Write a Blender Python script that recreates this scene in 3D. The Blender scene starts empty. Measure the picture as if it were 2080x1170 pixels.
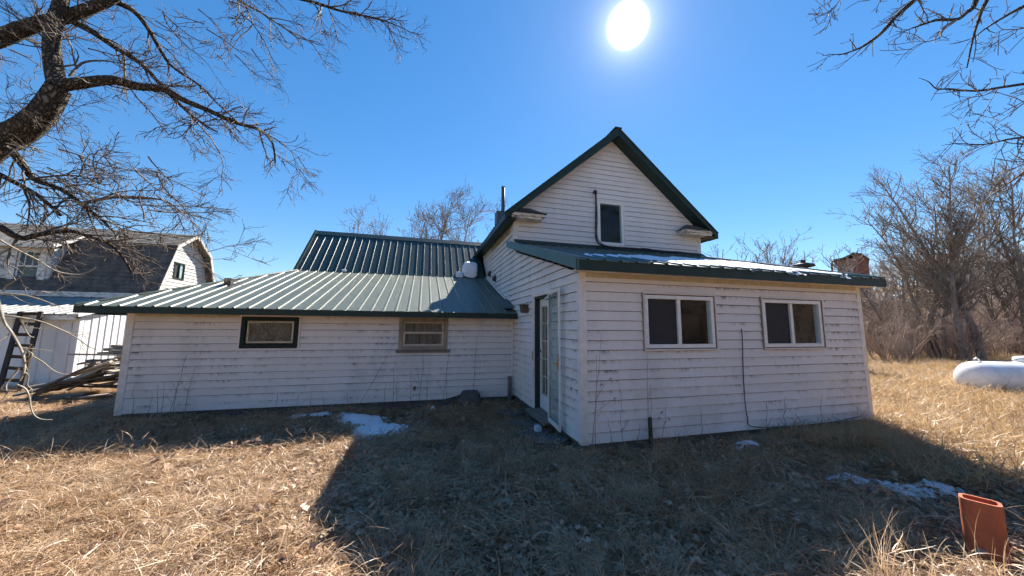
import bpy, math, random
import numpy as np
from mathutils import Vector, Matrix

sc = bpy.context.scene
COL = sc.collection
# ------------------------------------------------------------------ camera
CAM = np.array([0.0, 0.0, 1.65])
FPX = 678.0                                   # focal length in pixels of a 2080 px wide frame
CR = np.array([0.965784, -0.25922, 0.008129])
CU = np.array([-0.037669, -0.109192, 0.993307])
CF = np.array([0.256597, 0.959626, 0.11522])
cd = bpy.data.cameras.new('camera'); cam = bpy.data.objects.new('camera', cd); COL.objects.link(cam)
cd.sensor_width = 36.0; cd.lens = 36.0 * FPX / 2080.0; cd.clip_start = 0.05; cd.clip_end = 6000
M = Matrix(((CR[0], CU[0], -CF[0], CAM[0]), (CR[1], CU[1], -CF[1], CAM[1]), (CR[2], CU[2], -CF[2], CAM[2]), (0, 0, 0, 1)))
cam.matrix_world = M
sc.camera = cam
# ------------------------------------------------------------------ world, sun, exposure
SUN = np.array([0.426076, 0.594619, 0.681827])
SUN_EL = math.asin(SUN[2]); SUN_AZ = math.atan2(SUN[0], SUN[1])
w = bpy.data.worlds.new('World'); sc.world = w; w.use_nodes = True
nt = w.node_tree; nt.nodes.clear()
out = nt.nodes.new('ShaderNodeOutputWorld'); bg = nt.nodes.new('ShaderNodeBackground')
sky = nt.nodes.new('ShaderNodeTexSky'); sky.sky_type = 'NISHITA'; sky.sun_disc = False
sky.sun_elevation = SUN_EL; sky.sun_rotation = SUN_AZ
sky.altitude = 300; sky.air_density = 1.0; sky.dust_density = 0.03; sky.ozone_density = 3.0
hs = nt.nodes.new('ShaderNodeHueSaturation'); hs.inputs['Saturation'].default_value = 1.52
gm_ = nt.nodes.new('ShaderNodeGamma'); gm_.inputs['Gamma'].default_value = 0.72; nt.links.new(sky.outputs[0], gm_.inputs['Color']); nt.links.new(gm_.outputs[0], hs.inputs['Color'])
hs.inputs['Hue'].default_value = 0.504
bg.inputs['Strength'].default_value = 0.114
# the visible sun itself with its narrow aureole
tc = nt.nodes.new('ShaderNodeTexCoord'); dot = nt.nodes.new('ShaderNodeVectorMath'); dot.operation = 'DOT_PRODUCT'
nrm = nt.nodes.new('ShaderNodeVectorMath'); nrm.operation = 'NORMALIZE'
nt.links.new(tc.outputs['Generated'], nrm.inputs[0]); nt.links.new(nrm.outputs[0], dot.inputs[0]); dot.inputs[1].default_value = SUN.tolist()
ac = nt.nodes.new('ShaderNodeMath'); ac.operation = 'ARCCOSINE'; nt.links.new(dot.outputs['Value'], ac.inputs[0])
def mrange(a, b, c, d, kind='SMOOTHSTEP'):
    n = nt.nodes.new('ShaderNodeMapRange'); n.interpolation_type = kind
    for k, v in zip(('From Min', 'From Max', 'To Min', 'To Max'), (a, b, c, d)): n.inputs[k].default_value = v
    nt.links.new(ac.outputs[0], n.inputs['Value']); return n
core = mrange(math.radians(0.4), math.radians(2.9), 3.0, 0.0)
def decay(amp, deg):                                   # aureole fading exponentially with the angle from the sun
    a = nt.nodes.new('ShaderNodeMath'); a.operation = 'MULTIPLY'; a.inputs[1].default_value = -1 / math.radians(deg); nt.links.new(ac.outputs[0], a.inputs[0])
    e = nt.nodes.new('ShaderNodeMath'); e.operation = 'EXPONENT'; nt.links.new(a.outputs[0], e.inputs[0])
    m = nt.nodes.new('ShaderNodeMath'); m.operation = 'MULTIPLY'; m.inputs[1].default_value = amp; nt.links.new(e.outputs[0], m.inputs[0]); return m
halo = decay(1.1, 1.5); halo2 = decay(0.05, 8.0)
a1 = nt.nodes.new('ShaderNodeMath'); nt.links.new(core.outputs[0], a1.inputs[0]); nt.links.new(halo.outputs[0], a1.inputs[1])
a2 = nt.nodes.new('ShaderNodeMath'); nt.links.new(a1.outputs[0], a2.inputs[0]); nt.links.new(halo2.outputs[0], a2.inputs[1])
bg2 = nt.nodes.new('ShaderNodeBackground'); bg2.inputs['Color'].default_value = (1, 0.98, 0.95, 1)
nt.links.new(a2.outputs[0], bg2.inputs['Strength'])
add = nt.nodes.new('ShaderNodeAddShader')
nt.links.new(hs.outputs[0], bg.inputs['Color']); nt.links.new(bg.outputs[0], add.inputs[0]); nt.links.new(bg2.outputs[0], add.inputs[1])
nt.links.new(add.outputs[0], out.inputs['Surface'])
sl = bpy.data.lights.new('sun', 'SUN'); sl.energy = 5.0; sl.angle = math.radians(0.53); sl.color = (1.0, 0.93, 0.82)
so = bpy.data.objects.new('sun', sl); COL.objects.link(so)
so.rotation_euler = Vector(SUN.tolist()).to_track_quat('Z', 'Y').to_euler(); so.location = (20, 28, 32)
vs = sc.view_settings; vs.view_transform = 'Standard'; vs.look = 'None'; vs.gamma = 1.0; vs.exposure = 1.32; vs.use_curve_mapping = False
sc.render.engine = 'CYCLES'; sc.cycles.use_denoising = True; sc.cycles.use_adaptive_sampling = True; sc.cycles.adaptive_threshold = 0.03; sc.cycles.adaptive_min_samples = 16; sc.cycles.max_bounces = 5; sc.cycles.diffuse_bounces = 3; sc.cycles.glossy_bounces = 3; sc.cycles.transmission_bounces = 4; sc.cycles.transparent_max_bounces = 8
sc.cycles.sample_clamp_indirect = 6.0; sc.cycles.caustics_reflective = False; sc.cycles.caustics_refractive = False

def ray(px, py): return (px - 1040) / FPX * CR - (py - 585) / FPX * CU + CF
def at_y(px, py, Y): d = ray(px, py); return CAM + d * (Y / d[1])
def at_d(px, py, D): return CAM + ray(px, py) * D

# ------------------------------------------------------------------ materials
def newmat(name):
    m = bpy.data.materials.new(name); m.use_nodes = True; n = m.node_tree; n.nodes.clear()
    o = n.nodes.new('ShaderNodeOutputMaterial'); b = n.nodes.new('ShaderNodeBsdfPrincipled'); n.links.new(b.outputs[0], o.inputs['Surface'])
    return m, n, b, o
def noise(n, scale, detail=4, rough=.6, vec=None, stretch=None):
    t = n.nodes.new('ShaderNodeTexNoise'); t.inputs['Scale'].default_value = scale; t.inputs['Detail'].default_value = detail; t.inputs['Roughness'].default_value = rough
    if vec is None: vec = n.nodes.new('ShaderNodeNewGeometry').outputs['Position']
    if stretch:
        mp = n.nodes.new('ShaderNodeMapping'); mp.inputs['Scale'].default_value = stretch; n.links.new(vec, mp.inputs['Vector']); vec = mp.outputs[0]
    n.links.new(vec, t.inputs['Vector']); return t.outputs['Fac']
def ramp(n, fac, stops):
    r = n.nodes.new('ShaderNodeValToRGB'); e = r.color_ramp.elements
    while len(e) < len(stops): e.new(0.5)
    for q, (p, c) in zip(e, stops): q.position = p; q.color = (*c, 1) if len(c) == 3 else c
    n.links.new(fac, r.inputs[0]); return r.outputs[0]
def mix(n, fac, a, b, mode='MIX'):
    m = n.nodes.new('ShaderNodeMix'); m.data_type = 'RGBA'; m.blend_type = mode
    for i, v in ((0, fac), (6, a), (7, b)):
        if isinstance(v, (int, float)): m.inputs[i].default_value = v
        elif isinstance(v, tuple): m.inputs[i].default_value = (*v, 1)
        else: n.links.new(v, m.inputs[i])
    return m.outputs[2]
def math_(n, op, a, b=None, clamp=False):
    m = n.nodes.new('ShaderNodeMath'); m.operation = op; m.use_clamp = clamp
    for i, v in ((0, a), (1, b)):
        if v is None: continue
        if isinstance(v, (int, float)): m.inputs[i].default_value = v
        else: n.links.new(v, m.inputs[i])
    return m.outputs[0]
def bump(n, b, h, strength=.3, dist=.01):
    u = n.nodes.new('ShaderNodeBump'); u.inputs['Strength'].default_value = strength; u.inputs['Distance'].default_value = dist
    n.links.new(h, u.inputs['Height']); n.links.new(u.outputs[0], b.inputs['Normal'])
def simple(name, c1, c2=None, scale=6, rough=.7, metal=0, spec=.5, bmp=0, stretch=None, detail=5, lo=.35, hi=.65):
    m, n, b, o = newmat(name)
    f = noise(n, scale, detail, .65, stretch=stretch)
    n.links.new(ramp(n, f, [(lo, c1), (hi, c2 or tuple(x * .75 for x in c1))]), b.inputs['Base Color'])
    b.inputs['Roughness'].default_value = rough; b.inputs['Metallic'].default_value = metal; b.inputs['Specular IOR Level'].default_value = spec
    if bmp: bump(n, b, f, bmp, .02)
    return m
COURSE = 0.135
def siding_mat(name, white, dirt=1.2, peel=0.0):
    m, n, b, o = newmat(name)
    tcn = n.nodes.new('ShaderNodeTexCoord'); sep = n.nodes.new('ShaderNodeSeparateXYZ'); n.links.new(tcn.outputs['Object'], sep.inputs[0])
    z = sep.outputs['Z']
    big = noise(n, .9, 4, .6); med = noise(n, 5, 4, .6, stretch=(1, 1, .35)); fine = noise(n, 26, 5, .7, stretch=(1, 1, .5)); tiny = noise(n, 90, 3, .7)
    col = mix(n, math_(n, 'MULTIPLY', big, .5), white, tuple(x * .80 for x in white))
    col = mix(n, math_(n, 'MULTIPLY', med, .3), col, (.50, .47, .43))
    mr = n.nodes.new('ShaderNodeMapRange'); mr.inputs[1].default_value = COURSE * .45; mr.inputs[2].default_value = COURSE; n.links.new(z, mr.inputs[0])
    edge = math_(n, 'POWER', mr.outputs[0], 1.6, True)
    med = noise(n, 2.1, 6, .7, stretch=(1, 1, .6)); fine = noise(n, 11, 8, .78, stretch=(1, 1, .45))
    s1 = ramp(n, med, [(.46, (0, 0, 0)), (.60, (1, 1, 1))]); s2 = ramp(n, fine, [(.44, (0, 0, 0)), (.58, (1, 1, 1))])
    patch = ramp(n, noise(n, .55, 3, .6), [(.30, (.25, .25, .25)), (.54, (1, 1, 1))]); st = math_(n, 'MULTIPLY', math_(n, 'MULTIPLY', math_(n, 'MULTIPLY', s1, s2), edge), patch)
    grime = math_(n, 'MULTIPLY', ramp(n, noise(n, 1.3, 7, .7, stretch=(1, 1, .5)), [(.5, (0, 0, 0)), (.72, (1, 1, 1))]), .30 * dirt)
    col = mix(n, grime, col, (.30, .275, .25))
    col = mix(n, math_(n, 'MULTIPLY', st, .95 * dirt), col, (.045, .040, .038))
    sp = ramp(n, tiny, [(.66, (0, 0, 0)), (.74, (1, 1, 1))])
    bigs = ramp(n, noise(n, 1.7, 3), [(.52, (0, 0, 0)), (.68, (1, 1, 1))])
    col = mix(n, math_(n, 'MULTIPLY', math_(n, 'MULTIPLY', sp, bigs), .7 * dirt), col, (.08, .07, .06))
    if peel:
        pf = ramp(n, noise(n, 9, 6, .75, stretch=(.5, .5, 2)), [(.50, (0, 0, 0)), (.56, (1, 1, 1))])
        col = mix(n, math_(n, 'MULTIPLY', pf, peel), col, (.20, .17, .14))
    oi = n.nodes.new('ShaderNodeObjectInfo'); col = mix(n, math_(n, 'MULTIPLY', oi.outputs['Random'], .16), col, (.52, .47, .43))
    n.links.new(col, b.inputs['Base Color']); b.inputs['Roughness'].default_value = .55; b.inputs['Specular IOR Level'].default_value = .35
    bump(n, b, noise(n, 14, 3), .08, .01)
    return m
def metal_roof(name, c, c2, rough, streak=.5):
    m, n, b, o = newmat(name)
    f = noise(n, 1.2, 4); g = noise(n, 9, 6, .75, stretch=(6, .5, .5)); h = noise(n, 60, 3, .7)
    col = mix(n, f, c, c2)
    oi = n.nodes.new('ShaderNodeObjectInfo'); col = mix(n, math_(n, 'MULTIPLY', oi.outputs['Random'], .35), col, tuple(x * 1.25 + .01 for x in c2))
    col = mix(n, math_(n, 'MULTIPLY', ramp(n, g, [(.42, (0, 0, 0)), (.7, (1, 1, 1))]), streak), col, tuple(min(1, x * 1.7 + .03) for x in c2))
    sp = ramp(n, h, [(.66, (0, 0, 0)), (.72, (1, 1, 1))])
    col = mix(n, math_(n, 'MULTIPLY', sp, .4), col, (.22, .17, .11))
    n.links.new(col, b.inputs['Base Color'])
    n.links.new(ramp(n, g, [(.3, (rough * .8,) * 3), (.7, (min(1, rough * 1.3),) * 3)]), b.inputs['Roughness'])
    b.inputs['Specular IOR Level'].default_value = .55
    bump(n, b, noise(n, 2.2, 4), .28, .02)
    return m
def leafy(name, stops, trans=.45, scale=3.0):
    m, n, b, o = newmat(name)
    n.nodes.remove(b)
    oi = n.nodes.new('ShaderNodeObjectInfo')
    f = noise(n, scale, 3); f2 = noise(n, 37, 2)
    v = math_(n, 'ADD', math_(n, 'MULTIPLY', f, .55), math_(n, 'MULTIPLY', f2, .45))
    c = ramp(n, v, stops)
    d = n.nodes.new('ShaderNodeBsdfDiffuse'); t = n.nodes.new('ShaderNodeBsdfTranslucent'); g = n.nodes.new('ShaderNodeBsdfGlossy'); g.inputs['Roughness'].default_value = .45
    n.links.new(c, d.inputs[0]); n.links.new(c, t.inputs[0])
    x = n.nodes.new('ShaderNodeMixShader'); x.inputs[0].default_value = trans; n.links.new(d.outputs[0], x.inputs[1]); n.links.new(t.outputs[0], x.inputs[2])
    y = n.nodes.new('ShaderNodeMixShader'); y.inputs[0].default_value = .06; n.links.new(x.outputs[0], y.inputs[1]); n.links.new(g.outputs[0], y.inputs[2])
    n.links.new(y.outputs[0], o.inputs['Surface']); return m
def glass_mat(name, tint=(.9, .95, .95), rough=.02, dirt=.15):
    m, n, b, o = newmat(name); n.nodes.remove(b)
    tr = n.nodes.new('ShaderNodeBsdfTransparent'); tr.inputs[0].default_value = (*tint, 1)
    gl = n.nodes.new('ShaderNodeBsdfGlossy'); gl.inputs['Roughness'].default_value = rough
    fr = n.nodes.new('ShaderNodeFresnel'); fr.inputs[0].default_value = 1.6
    f2 = math_(n, 'MULTIPLY', fr.outputs[0], .75, True); gb = n.nodes.new('ShaderNodeNewGeometry'); f2 = math_(n, 'MULTIPLY', f2, math_(n, 'SUBTRACT', 1.0, gb.outputs['Backfacing']))
    x = n.nodes.new('ShaderNodeMixShader'); n.links.new(f2, x.inputs[0]); n.links.new(tr.outputs[0], x.inputs[1]); n.links.new(gl.outputs[0], x.inputs[2])
    d = n.nodes.new('ShaderNodeBsdfDiffuse'); d.inputs[0].default_value = (.35, .33, .30, 1)
    df = math_(n, 'MULTIPLY', ramp(n, noise(n, 7, 6, .7), [(.35, (0, 0, 0)), (.75, (1, 1, 1))]), dirt)
    y = n.nodes.new('ShaderNodeMixShader'); n.links.new(df, y.inputs[0]); n.links.new(x.outputs[0], y.inputs[1]); n.links.new(d.outputs[0], y.inputs[2])
    bu = n.nodes.new('ShaderNodeBump'); bu.inputs['Strength'].default_value = .05; bu.inputs['Distance'].default_value = .02
    n.links.new(noise(n, 2.5, 2), bu.inputs['Height']); n.links.new(bu.outputs[0], gl.inputs['Normal'])
    n.links.new(y.outputs[0], o.inputs['Surface']); return m

MT = {}
MT['siding'] = siding_mat('white_vinyl_siding', (.82, .77, .75))
MT['siding_up'] = siding_mat('white_gable_siding', (.82, .77, .75), .45)
MT['siding_old'] = siding_mat('old_painted_clapboard', (.74, .73, .70), .5, .25)
MT['siding_peel'] = siding_mat('peeling_clapboard', (.66, .64, .60), .8, .9)
MT['trim'] = simple('white_trim', (.80, .735, .69), (.66, .60, .55), 5, .5, bmp=.05)
MT['trim_peel'] = simple('peeling_white_paint', (.70, .67, .62), (.24, .20, .16), 14, .75, stretch=(.4, 1, 2), lo=.52, hi=.60, bmp=.2)
MT['vinyl'] = simple('white_window_vinyl', (.80, .79, .78), (.70, .68, .66), 8, .35)
MT['sheath'] = simple('dark_sheathing', (.10, .085, .07), (.06, .05, .045), 4, .9)
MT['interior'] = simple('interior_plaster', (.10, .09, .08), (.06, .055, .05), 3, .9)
MT['roof_low'] = metal_roof('weathered_glare_green_metal', (.056, .076, .059), (.086, .100, .078), .46, .5)  # sun glare put into this paler green, along with chalky weathering
MT['roof_high'] = metal_roof('dark_green_metal', (.008, .032, .031), (.011, .038, .036), .42, .05)
MT['roof_porch'] = metal_roof('porch_green_metal', (.022, .058, .058), (.034, .074, .072), .34, .25)
MT['green_trim'] = simple('dark_green_fascia', (.010, .027, .022), (.020, .040, .034), 3, .50, spec=.3)
MT['blue_trim'] = simple('teal_rake_trim', (.045, .115, .125), (.070, .140, .145), 4, .38)
MT['green_frame'] = simple('dark_green_window_paint', (.006, .017, .014), (.014, .024, .020), 8, .6, spec=.25)
MT['wood_frame'] = simple('bare_window_wood', (.36, .29, .21), (.20, .155, .115), 10, .8, stretch=(1, 1, .3), bmp=.2)
MT['cream'] = simple('aged_cream_paint', (.56, .50, .38), (.42, .36, .27), 12, .6)
MT['grey_wood'] = simple('weathered_grey_wood', (.24, .205, .17), (.11, .09, .074), 9, .9, stretch=(1, 6, 6), bmp=.35)
MT['pale_wood'] = simple('pale_split_wood', (.52, .45, .36), (.34, .28, .21), 9, .85, stretch=(1, 6, 6), bmp=.3)
MT['dark_wood'] = simple('dark_rotten_wood', (.055, .042, .034), (.028, .022, .019), 9, .9, stretch=(1, 6, 6), bmp=.3)
MT['black'] = simple('black_rubber', (.020, .019, .018), (.035, .032, .030), 12, .6)
MT['dark_interior'] = simple('dark_jamb_paint', (.012, .022, .024), (.02, .03, .03), 4, .6)
MT['brass'] = simple('tarnished_brass', (.55, .38, .15), (.40, .27, .11), 20, .35, metal=.9)
MT['stain_brown'] = simple('rusty_lamp_metal', (.12, .075, .05), (.06, .04, .03), 15, .6)
MT['glass'] = glass_mat('window_glass', dirt=.05)
MT['glass_dirty'] = glass_mat('dusty_window_glass', (.75, .74, .68), .10, .55)
MT['glass_storm'] = glass_mat('storm_door_glass', (.90, .95, .95), .03, .12)
MT['screen'] = simple('insect_screen', (.022, .022, .024), (.030, .030, .032), 30, .8)
MT['curtain'] = simple('drab_curtain', (.26, .235, .21), (.15, .135, .12), 9, .95, stretch=(6, 1, .4))
MT['snow'] = simple('old_snow', (.80, .82, .86), (.68, .70, .74), 14, .55, bmp=.5)
MT['galv'] = simple('dark_galvanised_pipe', (.10, .125, .14), (.07, .085, .095), 6, .55, metal=.3)
MT['white_panel'] = simple('white_ribbed_panel', (.74, .76, .78), (.64, .66, .68), 2.5, .4, stretch=(1, 1, .3))
MT['shed_tin'] = simple('dull_galvanised_tin', (.36, .36, .35), (.25, .245, .235), 4, .6, metal=.1)
MT['shingle'] = simple('grey_asphalt_shingle', (.155, .130, .110), (.060, .052, .047), 4, .95, bmp=.4)
MT['shingle_top'] = simple('pale_asphalt_shingle', (.24, .215, .185), (.10, .09, .08), 4, .95, bmp=.4)
MT['stone'] = simple('grey_step_stone', (.15, .14, .13), (.085, .078, .072), 7, .9, bmp=.4)
MT['plastic_dark'] = simple('dark_green_plastic', (.030, .034, .028), (.050, .052, .042), 5, .5)
MT['tub'] = simple('grimy_grey_plastic', (.085, .080, .070), (.05, .048, .042), 6, .6)
MT['white_plastic'] = simple('white_plastic', (.74, .76, .78), (.6, .6, .6), 9, .4)
MT['tank'] = simple('white_tank_paint', (.82, .83, .84), (.62, .60, .57), 5, .38, lo=.45, hi=.80, bmp=.04)
MT['terracotta'] = simple('orange_clay', (.52, .135, .050), (.33, .090, .040), 5, .75, bmp=.2)
MT['brick'] = simple('red_brick', (.27, .105, .065), (.19, .075, .05), 2, .9)
MT['bark'] = simple('grey_brown_bark', (.085, .068, .053), (.028, .022, .018), 22, .95, stretch=(1, 1, .35), bmp=.8)
def bark_mat():
    m, n, b, o = newmat('cracked_bark')
    gp = n.nodes.new('ShaderNodeNewGeometry'); mp = n.nodes.new('ShaderNodeMapping'); mp.inputs['Scale'].default_value = (1, 1, .55); n.links.new(gp.outputs['Position'], mp.inputs['Vector'])
    nz = n.nodes.new('ShaderNodeTexNoise'); nz.inputs['Scale'].default_value = 9; n.links.new(mp.outputs[0], nz.inputs['Vector'])
    ad = n.nodes.new('ShaderNodeVectorMath'); ad.operation = 'MULTIPLY_ADD'; ad.inputs[1].default_value = (.12, .12, .12); n.links.new(nz.outputs['Color'], ad.inputs[0]); n.links.new(mp.outputs[0], ad.inputs[2])
    vo = n.nodes.new('ShaderNodeTexVoronoi'); vo.feature = 'DISTANCE_TO_EDGE'; vo.inputs['Scale'].default_value = 26; n.links.new(ad.outputs[0], vo.inputs['Vector'])
    f = noise(n, 60, 5, .7)
    c = ramp(n, vo.outputs['Distance'], [(.0, (.020, .015, .011)), (.10, (.11, .09, .070)), (.4, (.25, .215, .172))])
    n.links.new(mix(n, math_(n, 'MULTIPLY', f, .5), c, (.075, .060, .047)), b.inputs['Base Color']); b.inputs['Roughness'].default_value = .95; b.inputs['Specular IOR Level'].default_value = .2
    bump(n, b, math_(n, 'ADD', ramp(n, vo.outputs['Distance'], [(0, (0, 0, 0)), (.25, (1, 1, 1))]), math_(n, 'MULTIPLY', f, .4)), 1.0, .03); return m
MT['bark'] = bark_mat()
MT['twig'] = simple('bare_twig', (.175, .135, .105), (.10, .075, .058), 6, .8)
MT['twig_pale'] = simple('pale_sunlit_twig', (.40, .35, .26), (.22, .185, .14), 9, .85)  # sunlight on the near hanging branches put into a paler colour
MT['far_bark'] = simple('distant_tree_bark', (.30, .25, .21), (.18, .145, .12), 4, .95)
MT['brush'] = simple('brown_brush_twigs', (.46, .36, .29), (.28, .215, .175), 1.2, .9)
MT['brush_red'] = simple('reddish_brush_twigs', (.45, .33, .255), (.29, .21, .165), 1.2, .9)
MT['weed'] = simple('dead_weed_stem', (.19, .15, .115), (.10, .078, .06), 8, .9)
MT['grass'] = leafy('dry_straw_grass', [(.28, (.24, .145, .075)), (.42, (.46, .30, .165)), (.55, (.62, .45, .29)), (.68, (.82, .68, .50))])
MT['grass_field'] = leafy('tall_tan_grass', [(.30, (.36, .22, .10)), (.5, (.52, .35, .18)), (.7, (.66, .49, .29))])
MT['grass_mat'] = leafy('matted_brown_grass', [(.34, (.16, .085, .040)), (.48, (.43, .26, .135)), (.63, (.66, .44, .25))], .3)
MT['leaf'] = leafy('dead_leaves', [(.36, (.14, .080, .045)), (.48, (.34, .21, .125)), (.64, (.60, .43, .29))], .25, 5)
def ground_mat():
    m, n, b, o = newmat('dry_ground')
    f = noise(n, .8, 6, .65); g = noise(n, 14, 8, .75); h = noise(n, 55, 6, .8)
    soil = ramp(n, g, [(.30, (.07, .046, .030)), (.5, (.17, .112, .068)), (.7, (.32, .22, .13))])
    straw = ramp(n, h, [(.32, (.16, .105, .058)), (.5, (.34, .235, .13)), (.7, (.52, .39, .24))])
    gp = n.nodes.new('ShaderNodeNewGeometry'); ln = n.nodes.new('ShaderNodeVectorMath'); ln.operation = 'LENGTH'; n.links.new(gp.outputs['Position'], ln.inputs[0])
    far = n.nodes.new('ShaderNodeMapRange'); far.inputs[1].default_value = 9; far.inputs[2].default_value = 16; n.links.new(ln.outputs['Value'], far.inputs[0])
    fac = math_(n, 'ADD', ramp(n, f, [(.4, (.15,) * 3), (.65, (.6,) * 3)]), far.outputs[0], True)
    n.links.new(mix(n, fac, soil, straw), b.inputs['Base Color'])
    b.inputs['Roughness'].default_value = 1; b.inputs['Specular IOR Level'].default_value = .1
    bump(n, b, g, .9, .05); return m
MT['ground'] = ground_mat()
def hill_mat():
    m, n, b, o = newmat('wooded_hillside')
    f = noise(n, .25, 6, .7); g = noise(n, 1.4, 5, .7)
    c = ramp(n, g, [(.3, (.075, .055, .042)), (.55, (.15, .108, .075)), (.75, (.24, .175, .115))])
    n.links.new(c, b.inputs['Base Color']); b.inputs['Roughness'].default_value = 1; bump(n, b, g, 1, .4); return m

# ------------------------------------------------------------------ mesh helpers
WO = {}                                             # world origin of every object that can be a parent
def link(o, parent=None, origin=(0, 0, 0)):
    COL.objects.link(o); WO[o.name] = Vector(origin)
    if parent is not None: o.parent = parent; o.location = Vector(origin) - WO[parent.name]
    else: o.location = origin
    return o
def tag(o, label=None, cat=None, group=None, kind=None):
    if label: o['label'] = label
    if cat: o['category'] = cat
    if group: o['group'] = group
    if kind: o['kind'] = kind
    return o
def empty(name, origin, label=None, cat=None, group=None, parent=None):
    o = bpy.data.objects.new(name, None); o.empty_display_size = .2; link(o, parent, origin); return tag(o, label, cat, group)
def unit(v): v = np.asarray(v, float); return v / (np.linalg.norm(v) + 1e-12)
class MB:
    def __init__(s): s.v = []; s.f = []
    def poly(s, pts): i = len(s.v); s.v += [tuple(map(float, p)) for p in pts]; s.f.append(list(range(i, i + len(pts)))); return s
    def hexa(s, b, t):                                  # bottom 4 and top 4 corners, same order
        i = len(s.v); s.v += [tuple(map(float, p)) for p in list(b) + list(t)]; n = len(b)
        s.f.append([i + k for k in range(n)][::-1]); s.f.append([i + n + k for k in range(n)])
        for k in range(n): s.f.append([i + k, i + (k + 1) % n, i + n + (k + 1) % n, i + n + k])
        return s
    def box(s, x0, x1, y0, y1, z0, z1):
        return s.hexa([(x0, y0, z0), (x1, y0, z0), (x1, y1, z0), (x0, y1, z0)], [(x0, y0, z1), (x1, y0, z1), (x1, y1, z1), (x0, y1, z1)])
    def bar(s, a, b, wd, th, up=(0, 0, 1)):             # rectangular bar from a to b; width across, thickness along up
        a = np.array(a, float); b = np.array(b, float); d = unit(b - a); u = np.array(up, float); r = unit(np.cross(d, u)); u = unit(np.cross(r, d))
        c = [r * wd / 2 * i + u * th / 2 * j for i, j in ((-1, -1), (1, -1), (1, 1), (-1, 1))]
        return s.hexa([a + k for k in c], [b + k for k in c])
    def extr(s, pts, vec):                              # polygon swept along vec
        v = np.array(vec, float); return s.hexa(pts, [np.array(p, float) + v for p in pts])
    def tube(s, pts, rad, n=8, cap=True):
        pts = np.array(pts, float); rad = np.broadcast_to(np.array(rad, float), (len(pts),)); i0 = len(s.v)
        for k, p in enumerate(pts):
            d = unit(pts[min(k + 1, len(pts) - 1)] - pts[max(k - 1, 0)]); ref = np.array([0, 0, 1.]) if abs(d[2]) < .9 else np.array([1., 0, 0])
            a = unit(np.cross(d, ref)); b = np.cross(d, a)
            for j in range(n):
                t = 2 * math.pi * j / n; s.v.append(tuple(p + rad[k] * (math.cos(t) * a + math.sin(t) * b)))
        for k in range(len(pts) - 1):
            for j in range(n): s.f.append([i0 + k * n + j, i0 + k * n + (j + 1) % n, i0 + (k + 1) * n + (j + 1) % n, i0 + (k + 1) * n + j])
        if cap: s.f.append([i0 + j for j in range(n)][::-1]); s.f.append([i0 + (len(pts) - 1) * n + j for j in range(n)])
        return s
    def build(s, name, mat, parent=None, origin=None, smooth=False, bevel=0):
        if origin is None: origin = tuple(WO[parent.name]) if parent is not None else (0, 0, 0)
        me = bpy.data.meshes.new(name); o_ = np.array(origin, float)
        me.from_pydata((np.array(s.v) - o_).tolist(), [], s.f); me.update()
        me.materials.append(MT[mat] if isinstance(mat, str) else mat)
        if smooth: me.polygons.foreach_set('use_smooth', [True] * len(me.polygons))
        o = bpy.data.objects.new(name, me); link(o, parent, origin)
        if bevel:
            b = o.modifiers.new('bevel', 'BEVEL'); b.width = bevel; b.segments = 2; b.limit_method = 'ANGLE'
        return o
def box(name, mat, parent, *a, bevel=0): return MB().box(*a).build(name, mat, parent, bevel=bevel)
rnd = random.Random(7)

def gh(x, y):                                       # ground height
    x = np.asarray(x, float); y = np.asarray(y, float); D = np.hypot(x, y); az = np.degrees(np.arctan2(x, y))
    def ss(a, b, t): t = np.clip((t - a) / (b - a), 0, 1); return t * t * (3 - 2 * t)
    z = -0.06 + .07 * np.exp(-((x - 4.6) / 3.4) ** 2 - ((y - 4.1) / 1.1) ** 2)
    z = z + (.022 * np.sin(2.1 * x + .7 * y) + .018 * np.sin(1.3 * y - 2.4 * x + 1) + .010 * np.sin(5.1 * x + 3.7 * y) + .008 * np.sin(7.3 * y - 4.1 * x)) * np.exp(-D / 60)
    z = z + ss(9, 30, D) * .35 * ss(35, 60, az)
    hill = ss(40, 68, D) * ss(48, 60, az) * (1 - ss(130, 160, az))
    z = z + hill * (6.5 + .6 * np.sin(az / 5) + .5 * np.sin(D / 9)) + ss(70, 200, D) * 2.0
    return z
def gz(x, y): return float(gh(x, y))

# ------------------------------------------------------------------ ground
def build_ground():
    na = 300; rr = np.concatenate([np.linspace(0.3, 14, 110), np.geomspace(14.3, 2500, 70)])
    A = np.linspace(0, 2 * math.pi, na, endpoint=False)
    X = np.outer(rr, np.sin(A)); Y = np.outer(rr, np.cos(A)); Z = gh(X, Y)
    v = np.stack([X, Y, Z], -1).reshape(-1, 3); v = np.vstack([v, [[0, 0, gz(0, 0)]]]); f = []
    for i in range(len(rr) - 1):
        for j in range(na): f.append((i * na + j, i * na + (j + 1) % na, (i + 1) * na + (j + 1) % na, (i + 1) * na + j))
    c = len(v) - 1
    for j in range(na): f.append((c, (j + 1) % na, j))
    me = bpy.data.meshes.new('ground'); me.from_pydata(v.tolist(), [], [t[::-1] for t in f]); me.update(); me.materials.append(MT['ground'])
    me.polygons.foreach_set('use_smooth', [True] * len(me.polygons))
    o = bpy.data.objects.new('ground', me); link(o); tag(o, 'dry grassy yard ground running from the house to the wooded slope', 'ground', kind='structure')
build_ground()

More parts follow.
